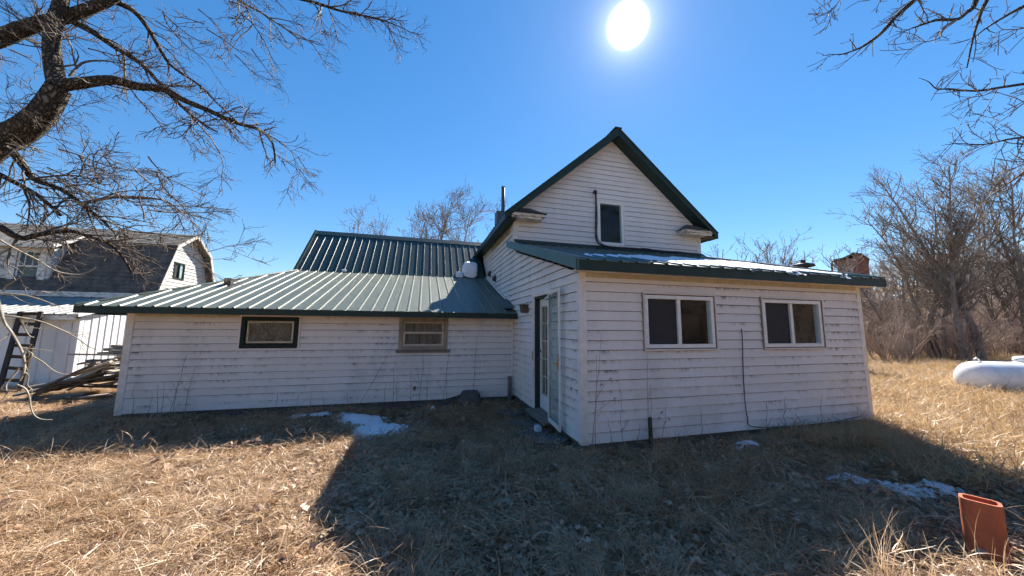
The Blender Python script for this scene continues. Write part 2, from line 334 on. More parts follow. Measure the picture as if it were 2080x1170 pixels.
# ------------------------------------------------------------------ wall helpers
def siding(parent, O, U, N, zlo, zhi, left, right, mat, openings=(), course=COURSE, seams=.5, name='siding_board'):
    """lap boards on a wall: O + u*U + z; left/right give the u limits at a height; N points out of the wall"""
    O = np.array(O, float); U = np.array(U, float); N = np.array(N, float); Zv = np.array([0, 0, 1.])
    k = 0; z = zlo
    while z < zhi - .012:
        za, zb = z, min(z + course, zhi); z += course; k += 1
        segs = [((left(za), left(zb - .001)), (right(za), right(zb - .001)), za, zb)]
        for (u0, u1, w0, w1) in openings:
            ns = []
            for (l, r, a, b) in segs:
                if b <= w0 + .002 or a >= w1 - .002 or max(r) <= u0 or min(l) >= u1: ns.append((l, r, a, b)); continue
                if min(l) < u0: ns.append((l, (u0, u0), a, b))
                if max(r) > u1: ns.append(((u1, u1), r, a, b))
                if a < w0 - .004: ns.append(((max(u0, min(l)),) * 2, (min(u1, max(r)),) * 2, a, w0))
                if b > w1 + .004: ns.append(((max(u0, min(l)),) * 2, (min(u1, max(r)),) * 2, w1, b))
            segs = ns
        fs = []
        for (l, r, a, b) in segs:
            if max(r[0] - l[0], r[1] - l[1]) < .015: continue
            r = (max(r[0], l[0] + .001), max(r[1], l[1] + .001))
            if min(r) - max(l) > 2.6 and rnd.random() < seams + .3:
                c = max(l) + (min(r) - max(l)) * rnd.uniform(.2, .8); fs.append((l, (c, c), a, b, 0)); fs.append(((c + .0015,) * 2, r, a, b, .0022))
            else: fs.append((l, r, a, b, 0))
        for (l, r, a, b, off) in fs:
            base = za; t0 = .022 - .016 * (a - base) / course + off + rnd.uniform(-.001, .001); t1 = .022 - .016 * (b - base) / course + off
            jz = rnd.uniform(-.0025, .0025)
            if abs(a - base) < 1e-6 and b - a > .03: a = a + .0075  # gap bares dark sheathing to stand in for the shadow under each lap
            def P(u, zz, t): return O + U * u + Zv * (zz + jz) + N * t
            m = MB(); m.hexa([P(l[0], a, 0), P(r[0], a, 0), P(r[1], b, 0), P(l[1], b, 0)], [P(l[0], a, t0), P(r[0], a, t0), P(r[1], b, t1), P(l[1], b, t1)])
            m.build(name, mat, parent, origin=tuple(O + U * l[0] + Zv * base))
def wall_holes(name, mat, parent, axis, plane, th, u0, u1, z0, z1, holes):
    """sheathing with rectangular holes; axis 'x': runs along x at y=plane..plane+th; 'y': runs along y at x=plane..plane+th"""
    us = sorted({u0, u1, *[h[0] for h in holes], *[h[1] for h in holes]}); zs = sorted({z0, z1, *[h[2] for h in holes], *[h[3] for h in holes]})
    m = MB()
    for a, b in zip(us, us[1:]):
        for c, d in zip(zs, zs[1:]):
            cu, cz = (a + b) / 2, (c + d) / 2
            if any(h[0] < cu < h[1] and h[2] < cz < h[3] for h in holes): continue
            if axis == 'x': m.box(a, b, plane, plane + th, c, d)
            else: m.box(plane, plane + th, a, b, c, d)
    return m.build(name, mat, parent)
def ribbed(name, mat, parent, O, U, V, u0, u1, vlim, pitch=.235, sheet=3, h=.020, wd=.05, phase=0, drop=0):
    """corrugated roof sheets, each an object: O + u*U + v*V, ribs along V"""
    O = np.array(O, float); U = unit(U); V = unit(V); N = unit(np.cross(U, V))
    if N[2] < 0: N = -N
    k = 0; n = int(math.ceil((u1 - u0) / (pitch * sheet)))
    for k in range(n):
        a = u0 + k * pitch * sheet; b = min(u1, a + pitch * sheet + .012)
        prof = [(a, 0)]
        for j in range(sheet):
            c = a + pitch * (j + .5)
            if c + wd / 2 > b - .004: break
            prof += [(c - wd / 2, 0), (c - wd / 4, h), (c + wd / 4, h), (c + wd / 2, 0)]
        prof.append((b, 0)); lift = .0025 * (k % 2) + rnd.uniform(0, .0012); m = MB(); vs_ = []
        for (u, hh) in prof:
            v0, v1 = vlim(u)
            col = [v0 + (v1 - v0) * t for t in (0, .33, .66, 1)]
            vs_.append([O + U * u + V * v + N * (hh + lift) for v in col])
        for c0, c1 in zip(vs_, vs_[1:]):
            for q in range(3): m.poly([c0[q], c1[q], c1[q + 1], c0[q + 1]])
            # turned-down lip at the eave gives the sheet an edge
            m.poly([c0[0], c0[0] - N * .012, c1[0] - N * .012, c1[0]])
        m.build(name, mat, parent)

# ------------------------------------------------------------------ farmhouse
XL, XR, YP, YG = 2.096, 7.59, 4.18, 7.64
XWL = -5.11
ZPB, ZPT, ZWB, ZWT = 0.12, 2.415, 0.063, 1.84
house = empty('farmhouse', (4.8, 7.64, 0), 'white sided farmhouse with green metal roofs, gabled upper storey and front porch room', 'house')
E_Y, E_Z, S_LOW = 7.24, 1.95, .34                      # lower wing roof eave
YJ, ZJ = 11.08, 1.95 + .34 * (11.08 - 7.24)            # where the steep roof starts
P_Y, P_Z, S_P = 3.93, 2.545, .302                      # porch roof eave
RX, RZ, EXL, EXR, EZ = 4.835, 6.90, 1.79, 7.88, 4.30   # main roof
SM = (RZ - EZ) / (RX - EXL)
W1 = (3.055, 4.35, 1.324, 2.163); W2 = (5.254, 6.614, 1.324, 2.163)
WW1 = (-3.368, -2.385, 1.192, 1.806); WW2 = (-.469, .561, 1.115, 1.826)
GW = (4.356, 5.116, 3.806, 4.977)
DR = (5.25, 6.16, .13, 2.24)                           # door opening along y
def ins(h, d): return (h[0] + d, h[1] - d, h[2] + d, h[3] - d)
# sheathing walls, each carrying its boards
wf = wall_holes('porch_wall', 'sheath', house, 'x', YP + .001, .12, XL + .002, XR, ZPB, ZPT + .06, [ins(W1, .03), ins(W2, .03)])
siding(wf, (0, YP, 0), (1, 0, 0), (0, -1, 0), ZPB, ZPT + .02, lambda z: XL + .075, lambda z: XR - .075, 'siding', [W1, W2])
ww = wall_holes('wing_wall', 'sheath', house, 'x', YG + .001, .12, XWL, XL - .004, ZWB, ZWT + .05, [ins(WW1, .03), ins(WW2, .03)])
siding(ww, (0, YG, 0), (1, 0, 0), (0, -1, 0), ZWB, ZWT, lambda z: XWL + .09, lambda z: XL - .03, 'siding', [WW1, WW2])
gm = MB()
gl_ = lambda z: max(XL, RX - (RZ - .12 - z) / SM); gr_ = lambda z: min(XR - .002, RX + (RZ - .12 - z) / SM)
for a, b in ((3.0, GW[2] + .03), (GW[3] - .03, 6.74)):
    zz = np.linspace(a, b, 16)
    for q0, q1 in zip(zz, zz[1:]): gm.extr([(gl_(q0), YG + .002, q0), (gr_(q0), YG + .002, q0), (gr_(q1), YG + .002, q1), (gl_(q1), YG + .002, q1)], (0, .1, 0))
for a, b in zip(np.linspace(GW[2] + .03, GW[3] - .03, 9), np.linspace(GW[2] + .03, GW[3] - .03, 9)[1:]):
    gm.extr([(gl_(a), YG + .002, a), (GW[0] + .03, YG + .002, a), (GW[0] + .03, YG + .002, b), (gl_(b), YG + .002, b)], (0, .1, 0))
    gm.extr([(GW[1] - .03, YG + .002, a), (gr_(a), YG + .002, a), (gr_(b), YG + .002, b), (GW[1] - .03, YG + .002, b)], (0, .1, 0))
wg = gm.build('gable_wall', 'sheath', house)
siding(wg, (0, YG, 0), (1, 0, 0), (0, -1, 0), 3.56, 6.70, lambda z: max(XL + .105, gl_(z)), lambda z: min(XR - .075, gr_(z)), 'siding_up', [GW])
# long side wall facing left (porch side and house side are one plane)
def s_lo(z): return YP if z < ZPT else min(YG, YP + (z - ZPT) / S_P)
def s_hi(z):
    if z < E_Z + S_LOW * (YG - E_Y) + .02: return YG - .02
    y = E_Y + (z - E_Z) / S_LOW + .0
    return min(y, YJ) if z < ZJ else min(YJ + (z - ZJ) / 1.0, 12.3)
sm = MB()
zz = np.linspace(ZPB, DR[2] + .001, 2).tolist() + np.linspace(DR[2] + .02, DR[3] - .02, 14).tolist() + np.linspace(DR[3], 4.2, 24).tolist()
for a, b in zip(zz, zz[1:]):
    c = (a + b) / 2
    segs = [(s_lo(c), s_hi(c))]
    if DR[2] < c < DR[3]: segs = [(s_lo(c), DR[0]), (DR[1], s_hi(c))]
    for (p, q) in segs:
        if q > p: sm.box(XL + .002, XL + .10, p, q, a, b)
ws = sm.build('side_wall', 'sheath', house)
siding(ws, (XL, 0, 0), (0, 1, 0), (-1, 0, 0), ZPB, 4.19, lambda z: (YP + .075 if z < ZPT else min(YG, YP + .03 + (z - ZPT) / S_P)), s_hi, 'siding', [DR], seams=.6)
YB = 16.2
# other (hidden) walls close the house so that the rooms are dark
hid = MB()
hid.box(XR - .1, XR, YP + .13, 16, ZPB, 2.6); hid.box(XR - .1, XR, YG + .13, 16, 2.6, 4.2); hid.box(XL + .12, XR - .1, 16, 16.1, 0, 4.2)
hid.box(XWL, XWL + .1, YG + .13, 16, ZWB, 1.9); hid.box(XWL + .1, XL, 16, 16.1, ZWB, 1.9)
hid.box(XL + .12, XL + .2, YG + .13, 16, 0, 2.0)
hid.extr([(XR - .1, YP + .13, 2.6), (XR - .1, YG + .13, 2.6), (XR - .1, YG + .13, 3.62), (XR - .1, YP + .13, 2.58)], (.1, 0, 0)); hid.box(XL + .12, XR, YB - .2, YB - .1, 2.6, 4.3)

hid.build('rear_wall', 'siding', house)
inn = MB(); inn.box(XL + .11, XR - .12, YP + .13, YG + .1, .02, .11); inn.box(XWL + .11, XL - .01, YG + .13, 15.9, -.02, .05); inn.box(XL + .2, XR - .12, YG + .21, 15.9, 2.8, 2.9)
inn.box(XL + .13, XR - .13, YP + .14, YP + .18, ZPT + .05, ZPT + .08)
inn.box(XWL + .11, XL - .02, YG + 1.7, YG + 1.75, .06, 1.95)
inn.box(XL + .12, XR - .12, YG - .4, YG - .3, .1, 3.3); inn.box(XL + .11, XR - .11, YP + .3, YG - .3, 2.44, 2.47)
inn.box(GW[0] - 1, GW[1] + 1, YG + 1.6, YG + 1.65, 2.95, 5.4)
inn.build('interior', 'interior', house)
# gable end of the old wing, above the hip
ge = MB(); ge.extr([(-3.56, YJ + .05, ZJ - .1), (-3.56, 12.7, 4.80), (-3.56, 14.3, ZJ - .1)], (.08, 0, 0)); ge.build('wing_gable', 'siding', house)
# corner boards
def cb(x0, x1, y0, y1, z0, z1, name='corner_board', mat='trim'): return box(name, mat, house, x0, x1, y0, y1, z0, z1, bevel=.004)
cb(XL - .022, XL + .075, YP - .022, YP + .0005, ZPB - .01, ZPT); cb(XL - .022, XL + .0005, YP + .001, YP + .075, ZPB - .01, ZPT - .005)
cb(XR - .075, XR + .022, YP - .022, YP + .0005, ZPB - .01, ZPT); cb(XR, XR + .022, YP + .001, YP + .08, ZPB - .01, ZPT - .005)
cb(XWL - .022, XWL + .09, YG - .022, YG + .0005, ZWB - .01, ZWT); cb(XWL - .022, XWL - .0005, YG + .001, YG + .09, ZWB - .01, ZWT)
cb(XL - .022, XL + .10, YG - .022, YG + .0005, 3.56, 4.22); cb(XL - .024, XL - .0185, YG + .001, YG + .09, 3.56, 4.20)
cb(XR - .075, XR + .022, YG - .022, YG + .0005, 3.6, 4.30)
cb(XL - .06, XL - .02, YG - .05, YG - .012, ZWB + .02, ZWT, 'corner_strip')
# foundation
fd = MB(); fd.box(XWL + .05, XL, YG + .03, YG + .15, -.35, ZWB); fd.box(XL + .05, XR - .05, YP + .04, YP + .14, -.35, ZPB); fd.box(XL + .04, XL + .14, YP + .04, YG, -.35, ZPB)
fd.build('foundation', 'stone', house)

# ---- roofs
rl = empty('wing_roof', (-1.5, 7.24, 1.95), parent=house)
Vl = (0, 1, S_LOW); Ll = (YJ - E_Y) * math.hypot(1, S_LOW); HX0, HX1 = -5.58, -3.62
def vl(u): t = 1.0 if u >= HX1 else max(0.002, (u - HX0) / (HX1 - HX0)); return (-.02, Ll * t)
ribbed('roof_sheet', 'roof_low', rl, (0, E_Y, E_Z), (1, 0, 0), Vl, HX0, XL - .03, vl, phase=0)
hp = MB(); hp.poly([(HX0 - .01, E_Y + .01, E_Z), (HX1, YJ, ZJ), (HX1, 13.2, ZJ), (HX0 - .01, 15.2, E_Z)]); hp.build('hip_sheet', 'roof_high', rl)
MB().tube([(HX0, E_Y, E_Z + .01), (HX1, YJ, ZJ + .012)], .028, 6).build('hip_cap', 'roof_high', rl)
box('fascia', 'green_trim', rl, HX0 - .01, XL - .026, E_Y - .012, E_Y + .012, E_Z - .125, E_Z - .006)
box('soffit', 'trim', rl, HX0 + .05, XL - .06, E_Y + .014, YG - .024, E_Z - .115, E_Z - .10)
MB().box(HX0 - .012, HX0 + .01, E_Y + .02, 12, E_Z - .125, E_Z - .006).build('fascia', 'green_trim', rl)
box('frieze_board', 'cream', rl, XWL + .092, WW1[0] - .02, YG - .026, YG - .0185, ZWT - .05, ZWT + .01)
ru = empty('upper_wing_roof', (-1, 12.7, 4.9), parent=house)
Lu = 1.62 * math.sqrt(2)
ribbed('roof_sheet', 'roof_high', ru, (0, YJ - .03, ZJ - .005), (1, 0, 0), (0, 1, 1), -3.66, 2.0, lambda u: (0, Lu + .03), h=.011, wd=.030)
ribbed('roof_sheet', 'roof_high', ru, (0, 15.2, 2.4), (1, 0, 0), (0, -1, 1), -3.66, 4.0, lambda u: (0, 2.5 * math.sqrt(2)), h=.018, sheet=6)
MB().extr([(-3.7, 12.52, 4.745), (-3.7, 12.70, 4.925), (-3.7, 12.88, 4.745), (-3.7, 12.70, 4.89)], (6.4, 0, 0)).build('ridge_cap', 'roof_high', ru)
MB().bar((-3.675, YJ - .06, ZJ - .02), (-3.675, 12.7, 4.90), .06, .10, (0, -1, 1)).build('rake_trim', 'green_trim', ru)
rm = empty('main_roof', (RX, 9.5, 6.9), parent=house)
Lm = math.hypot(RX - EXL, RZ - EZ); YF = 7.29; YB = 16.2
ribbed('roof_sheet', 'roof_high', rm, (EXL, 0, EZ), (0, 1, 0), (1, 0, SM), YF + .02, YB, lambda u: (-.03, Lm), sheet=4)
ribbed('roof_sheet', 'roof_high', rm, (EXR, 0, EZ), (0, 1, 0), (-1, 0, SM), YF + .02, YB, lambda u: (-.03, Lm), sheet=4)
for sx, ex in ((1, EXL), (-1, EXR)):
    nx, nz = -sx * SM / math.hypot(1, SM), 1 / math.hypot(1, SM)
    A = np.array([ex - sx * .02, YF, EZ - .005 - .02 * SM]); B = np.array([RX, YF, RZ - .005]); dn = np.array([0, 0, -.20])
    MB().extr([A, B, B + dn * 1.0, A + dn * .72], (0, .03, 0)).build('rake_fascia', 'green_trim', rm)
    A2 = A + [0, .032, 0]; B2 = B + [0, .032, 0]                                  # rake soffit
    MB().extr([A2 + dn * .62, B2 + dn * .86, B2 + dn * .93, A2 + dn * .69], (0, YG - YF - .05, 0)).build('rake_soffit', 'green_trim', rm)
    MB().tube([A + [0, .0, .012], B + [0, 0, .012]], .022, 6).build('rake_roll', 'green_trim', rm)
    x0, x1 = sorted((ex - sx * .022, ex))
    box('eave_fascia', 'green_trim', rm, x0, x1, YF + .035, YB, EZ - .15, EZ - .02)
    xi = XL - .024 if sx > 0 else XR + .024
    x0, x1 = sorted((ex + sx * .002, xi)); box('eave_soffit', 'green_trim', rm, x0, x1, YF + .035, YB, EZ - .115, EZ - .098)
MB().bar((RX, YF - .01, RZ + .01), (RX, YB, RZ + .01), .20, .03).build('ridge_cap', 'green_trim', rm)
# stained frieze under the left eave, a cream cloth-like strip in the photo
box('frieze_board', 'wood_frame', rm, XL - .022, XL - .0185, YG + .35, 10.4, 4.02, 4.19)
# cornice returns
def cornice(x0, x1, name):
    c = empty(name, ((x0 + x1) / 2, 7.4, 4.3), parent=house)
    box('moulding', 'trim_peel', c, x0 + .10, x1 - .10, 7.345, YG - .024, 4.215, 4.265, bevel=.004)
    box('moulding', 'trim_peel', c, x0 + .03, x1 - .03, 7.305, YG - .024, 4.267, 4.335, bevel=.006)
    xm0, xm1 = x0 + .32, x1 - .32
    b = [(x0, 7.275, 4.337), (x1, 7.275, 4.337), (x1, YG - .02, 4.337), (x0, YG - .02, 4.337)]
    t = [(xm0, YG - .06, 4.55), (xm1, YG - .06, 4.55), (xm1, YG - .02, 4.555), (xm0, YG - .02, 4.555)]
    MB().hexa(b, t).build('hip_cover', 'shingle', c); box('drip_edge', 'green_trim', c, x0 - .005, x1 + .005, 7.268, 7.274, 4.325, 4.35)
cornice(1.85, 2.80, 'cornice_return'); cornice(6.78, 7.84, 'cornice_return')
rp = empty('porch_roof', (4.8, 3.93, 2.54), parent=house)
Lp = (YG - P_Y) * math.hypot(1, S_P)
PX0, PX1 = XL - .17, XR + .24
ribbed('roof_sheet', 'roof_porch', rp, (0, P_Y, P_Z), (1, 0, 0), (0, 1, S_P), PX0 + .02, PX1, lambda u: (-.03, Lp - .02), pitch=.245, h=.022)
box('fascia', 'green_trim', rp, PX0 - .01, PX1, P_Y - .014, P_Y + .012, P_Z - .15, P_Z - .006)
box('soffit', 'trim', rp, PX0 + .04, PX1 - .03, P_Y + .014, YP - .024, P_Z - .135, P_Z - .12)
box('frieze_board', 'cream', rp, XL + .078, XR - .078, YP - .024, YP - .0185, ZPT - .07, ZPT + .002)
for xx, mt in ((PX0, 'blue_trim'), (PX1, 'green_trim')):
    a = np.array([xx, P_Y - .016, P_Z + .015]); b = np.array([xx, YG + .14, P_Z + .015 + (YG + .156 - P_Y) * S_P])
    MB().extr([a, b, b - [0, 0, .145], a - [0, 0, .16]], (.022, 0, 0)).build('rake_trim', mt, rp)
    MB().extr([a + [0, 0, .002], b + [0, 0, .002], b + [.09, 0, .004], a + [.09, 0, .004]], (0, 0, .006)).build('rake_flashing', mt, rp)
MB().extr([(PX0 + .15, YG - .20, P_Z + .03 + (YG - .2 - P_Y) * S_P), (PX0 + .15, YG - .018, P_Z + .05 + (YG - P_Y) * S_P), (PX0 + .15, YG - .018, P_Z + .10 + (YG - P_Y) * S_P)], (XR - PX0 - .1, 0, 0)).build('wall_flashing', 'green_trim', rp)
# step flashing where the side wall meets the lower wing roof
MB().bar((XL - .035, 7.35, E_Z + .05 + .11 * S_LOW), (XL - .035, 11.2, ZJ + .07), .03, .07, (-1, 0, .2)).build('step_flashing', 'trim', rl)
m = MB(); m.extr([(XL - .33, 7.45, E_Z + .11), (XL - .05, 7.40, E_Z + .13), (XL - .05, 8.1, E_Z + .38), (XL - .28, 8.15, E_Z + .36)], (0, 0, .008)); m.build('loose_flashing', 'galv', rl)
# small dark missing bits of siding at the step
for (y, z) in ((11.0, 3.36), (10.2, 3.09)): MB().extr([(XL - .021, y - .62, z - .14), (XL - .021, y, z + .0), (XL - .021, y - .05, z + .09), (XL - .021, y - .62, z + .09)], (-.004, 0, 0)).build('torn_siding_gap', 'dark_wood', ws)

# ---- windows
def slider(o, nm):
    x0, x1, z0, z1 = o; w_ = empty(nm, ((x0 + x1) / 2, YP, z0), parent=house)
    def fr(name, a, d, y0, y1, mat):
        x0, x1, z0, z1 = a; m = MB(); m.box(x0, x1, y0, y1, z1 - d, z1); m.box(x0, x1, y0, y1, z0, z0 + d); m.box(x0, x0 + d, y0, y1, z0 + d, z1 - d); m.box(x1 - d, x1, y0, y1, z0 + d, z1 - d)
        return m.build(name, mat, w_, bevel=.003)
    fr('casing', o, .028, YP - .045, YP + .03, 'wood_frame'); fr('casing_face', (x0 + .003, x1 - .003, z0 + .003, z1 - .003), .018, YP - .052, YP - .0455, 'trim')
    i = ins(o, .036); fr('frame', i, .055, YP - .035, YP + .05, 'vinyl')
    j = ins(i, .056); xm = (j[0] + j[1]) / 2 - .01
    MB().box(xm - .028, xm + .028, YP - .018, YP + .04, j[2], j[3]).build('mullion', 'vinyl', w_, bevel=.003)
    MB().box(j[0], xm - .028, YP + .028, YP + .033, j[2], j[3]).build('pane', 'glass', w_); MB().box(xm + .028, j[1], YP + .004, YP + .009, j[2], j[3]).build('pane', 'glass', w_)
    MB().box(j[0] + .002, xm - .03, YP + .012, YP + .015, j[2] + .002, j[3] - .002).build('insect_screen', 'screen', w_)
slider(W1, 'sliding_window'); slider(W2, 'sliding_window')
def frame_box(par, name, o, d, y0, y1, mat):
    x0, x1, z0, z1 = o; m = MB(); m.box(x0, x1, y0, y1, z1 - d, z1); m.box(x0, x1, y0, y1, z0, z0 + d); m.box(x0, x0 + d, y0, y1, z0 + d, z1 - d); m.box(x1 - d, x1, y0, y1, z0 + d, z1 - d)
    return m.build(name, mat, par, bevel=.003)
w_ = empty('window', (-2.9, YG, 1.2), parent=house); w_['label'] = 'single window with wide dark green frame'
frame_box(w_, 'casing', (WW1[0] - .03, WW1[1] + .035, WW1[2] - .012, WW1[3] + .03), .03, YG - .030, YG + .0, 'trim')
frame_box(w_, 'frame', WW1, .075, YG - .035, YG + .06, 'green_frame'); frame_box(w_, 'sash', (WW1[0] + .09, WW1[1] - .09, WW1[2] + .10, WW1[3] - .085), .035, YG - .005, YG + .035, 'cream')
box('pane', 'glass_dirty', w_, WW1[0] + .12, WW1[1] - .12, YG + .014, YG + .018, WW1[2] + .13, WW1[3] - .11)
MB().box(WW1[0] + .05, WW1[1] - .05, YG + .10, YG + .115, WW1[2] + .03, WW1[3] - .02).build('curtain', 'curtain', w_)
w_ = empty('window', (.05, YG, 1.1), parent=house); w_['label'] = 'double hung window in bare weathered wood frame'
frame_box(w_, 'casing', (WW2[0] - .005, WW2[1] + .005, WW2[2] + .02, WW2[3] + .0), .085, YG - .028, YG + .07, 'wood_frame')
box('sill', 'grey_wood', w_, WW2[0] - .05, WW2[1] + .05, YG - .075, YG + .02, WW2[2] - .035, WW2[2] + .018, bevel=.004)
i = (WW2[0] + .085, WW2[1] - .085, WW2[2] + .10, WW2[3] - .085); zm = (i[2] + i[3]) / 2 + .03
frame_box(w_, 'sash', (i[0], i[1], zm - .018, i[3]), .035, YG + .012, YG + .045, 'cream'); frame_box(w_, 'sash', (i[0], i[1], i[2], zm + .016), .042, YG - .022, YG + .010, 'cream')
box('pane', 'glass_dirty', w_, i[0] + .03, i[1] - .03, YG + .024, YG + .028, zm + .016, i[3] - .03); box('pane', 'glass_dirty', w_, i[0] + .036, i[1] - .036, YG - .010, YG - .006, i[2] + .04, zm - .024)
m = MB()
for k in range(24):
    a = i[0] + (i[1] - i[0]) * k / 24; b = i[0] + (i[1] - i[0]) * (k + 1) / 24; m.poly([(a, YG + .10 + .02 * (k % 2), i[2]), (b, YG + .10 + .02 * ((k + 1) % 2), i[2]), (b, YG + .10 + .02 * ((k + 1) % 2), i[3]), (a, YG + .10 + .02 * (k % 2), i[3])])
m.build('curtain', 'curtain', w_)
w_ = empty('window', (4.74, YG, 3.8), parent=house); w_['label'] = 'tall window in white frame high in the gable'
frame_box(w_, 'casing', (GW[0] - .035, GW[1] + .035, GW[2] - .04, GW[3] + .035), .036, YG - .036, YG + .0, 'trim')
frame_box(w_, 'frame', GW, .065, YG - .03, YG + .06, 'vinyl'); box('pane', 'glass', w_, GW[0] + .06, GW[1] - .06, YG + .010, YG + .015, GW[2] + .06, GW[3] - .06)
# ---- doorway: casing, dark jamb, glazed inner door ajar, storm door thrown open
dw = empty('doorway', (XL, 5.7, .13), parent=house)
m = MB(); m.box(XL - .032, XL + .0, DR[1] - .045, DR[1] + .035, DR[2], DR[3] + .03); m.box(XL - .032, XL + .0, DR[0] - .035, DR[0] + .045, DR[2], DR[3] + .03); m.box(XL - .034, XL + .0, DR[0] - .04, DR[1] + .04, DR[3] - .02, DR[3] + .05)
m.build('casing', 'trim', dw, bevel=.003)
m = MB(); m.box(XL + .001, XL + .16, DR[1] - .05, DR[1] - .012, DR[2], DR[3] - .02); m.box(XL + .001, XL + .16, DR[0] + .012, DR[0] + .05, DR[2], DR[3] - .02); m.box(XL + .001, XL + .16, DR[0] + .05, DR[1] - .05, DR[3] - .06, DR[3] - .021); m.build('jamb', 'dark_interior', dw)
MB().extr([(XL - .17, DR[0] - .05, .085), (XL - .17, DR[1] + .05, .085), (XL + .12, DR[1] + .05, .125), (XL + .12, DR[0] - .05, .125)], (0, 0, .04)).build('threshold', 'grey_wood', dw, bevel=.004)
MB().box(XL - .045, XL - .034, DR[1] - .02, DR[1] + .01, 1.02, 1.19).build('strike_plate', 'brass', dw)
def leaf(hinge, ang, width, z0, z1, name, mat, th, stile, lites, glass, top, bot):
    """door leaf hinged at (x,y), swinging so that its direction is ang from +y towards +x"""
    d = empty(name, (hinge[0], hinge[1], z0), parent=house); D = np.array([math.sin(ang), math.cos(ang), 0]); T = np.array([math.cos(ang), -math.sin(ang), 0]); Hh = np.array([hinge[0], hinge[1], 0.])
    def slab(m, u0, u1, a, b, t0, t1): m.extr([Hh + D * u0 + T * t0 + [0, 0, a], Hh + D * u1 + T * t0 + [0, 0, a], Hh + D * u1 + T * t0 + [0, 0, b], Hh + D * u0 + T * t0 + [0, 0, b]], T * (t1 - t0))
    m = MB(); slab(m, 0, stile, z0, z1, 0, th); slab(m, width - stile, width, z0, z1, 0, th); slab(m, stile, width - stile, z1 - top, z1, .001, th - .001); slab(m, stile, width - stile, z0, z0 + bot, .001, th - .001)
    m.build('door_frame', mat, d, bevel=.003)
    g = MB(); slab(g, stile, width - stile, z0 + bot, z1 - top, th * .45, th * .55); g.build('pane', glass, d)
    if lites:
        nx, nz = lites
        for k in range(1, nx): q = MB(); u = stile + (width - 2 * stile) * k / nx; slab(q, u - .012, u + .012, z0 + bot, z1 - top, .004, th - .004); q.build('muntin', 'cream', d)
        for k in range(1, nz): q = MB(); zc = z0 + bot + (z1 - top - z0 - bot) * k / nz; slab(q, stile, width - stile, zc - .012, zc + .012, .006, th - .006); q.build('muntin', 'cream', d)
        for (a, b, c, e) in ((stile, stile + .02, z0 + bot, z1 - top), (width - stile - .02, width - stile, z0 + bot, z1 - top), (stile, width - stile, z0 + bot, z0 + bot + .02), (stile, width - stile, z1 - top - .02, z1 - top)):
            q = MB(); slab(q, a, b, c, e, -.004, th + .004); q.build('glazing_bead', 'cream', d)
    return d, slab, Hh, D, T
d, slab, Hh, D_, T_ = leaf((XL + .05, DR[0] + .055), math.radians(3.5), .80, .17, DR[3] - .07, 'inner_door', 'vinyl', .042, .115, (3, 5), 'glass_dirty', .13, .26)
d['label'] = 'white glazed inner door standing slightly ajar'
P = Hh + D_ * .745 - T_ * .0; MB().tube([P + [0, 0, 1.05], P - T_ * .05 + [0, 0, 1.05], P - T_ * .07 + [0, 0, 1.05]], [.012, .012, .028], 8).build('door_knob', 'galv', d, smooth=True)
MB().tube([P + [0, 0, 1.2], P - T_ * .02 + [0, 0, 1.2]], [.026, .022], 8).build('deadbolt', 'galv', d)
d, slab, Hh, D_, T_ = leaf((XL - .045, DR[0] + .02), math.pi + math.radians(4.5), .60, .14, DR[3] + .01, 'storm_door', 'trim', .026, .042, None, 'glass_storm', .06, .07)
d['label'] = 'white framed glass storm door thrown open against the wall'
q = MB(); slab(q, .558, .590, 1.02, 1.25, .030, .040); slab(q, .562, .586, 1.10, 1.13, .040, .075); slab(q, .53, .588, 1.105, 1.125, .075, .087); q.build('door_handle', 'brass', d, bevel=.003)
q = MB(); slab(q, .01, .5, 2.10, 2.12, .032, .05); q.build('door_closer', 'galv', d)
m = MB(); m.bar(Hh + [.03, .12, 2.2], Hh + D_ * .25 + T_ * .02 + [0, 0, 2.18], .012, .02); m.bar(Hh + D_ * .25 + T_ * .02 + [0, 0, 2.18], Hh + [.05, .30, 2.16], .012, .02); m.build('closer_arm', 'white_plastic', d)

# ------------------------------------------------------------------ things fixed to the house
o = empty('wall_lamp', (XL - .02, 6.5, 1.95), 'small rusty brown box lamp on the side wall beside the door', 'lamp')
MB().box(XL - .035, XL - .0185, 6.40, 6.62, 2.04, 2.10).build('back_plate', 'trim', o)
MB().hexa([(XL - .15, 6.44, 1.93), (XL - .045, 6.44, 1.93), (XL - .045, 6.58, 1.93), (XL - .15, 6.58, 1.93)], [(XL - .17, 6.41, 2.08), (XL - .036, 6.41, 2.08), (XL - .036, 6.61, 2.08), (XL - .17, 6.61, 2.08)]).build('lamp_body', 'stain_brown', o, bevel=.005)
MB().box(XL - .175, XL - .036, 6.40, 6.62, 2.082, 2.10).build('lamp_cap', 'black', o)
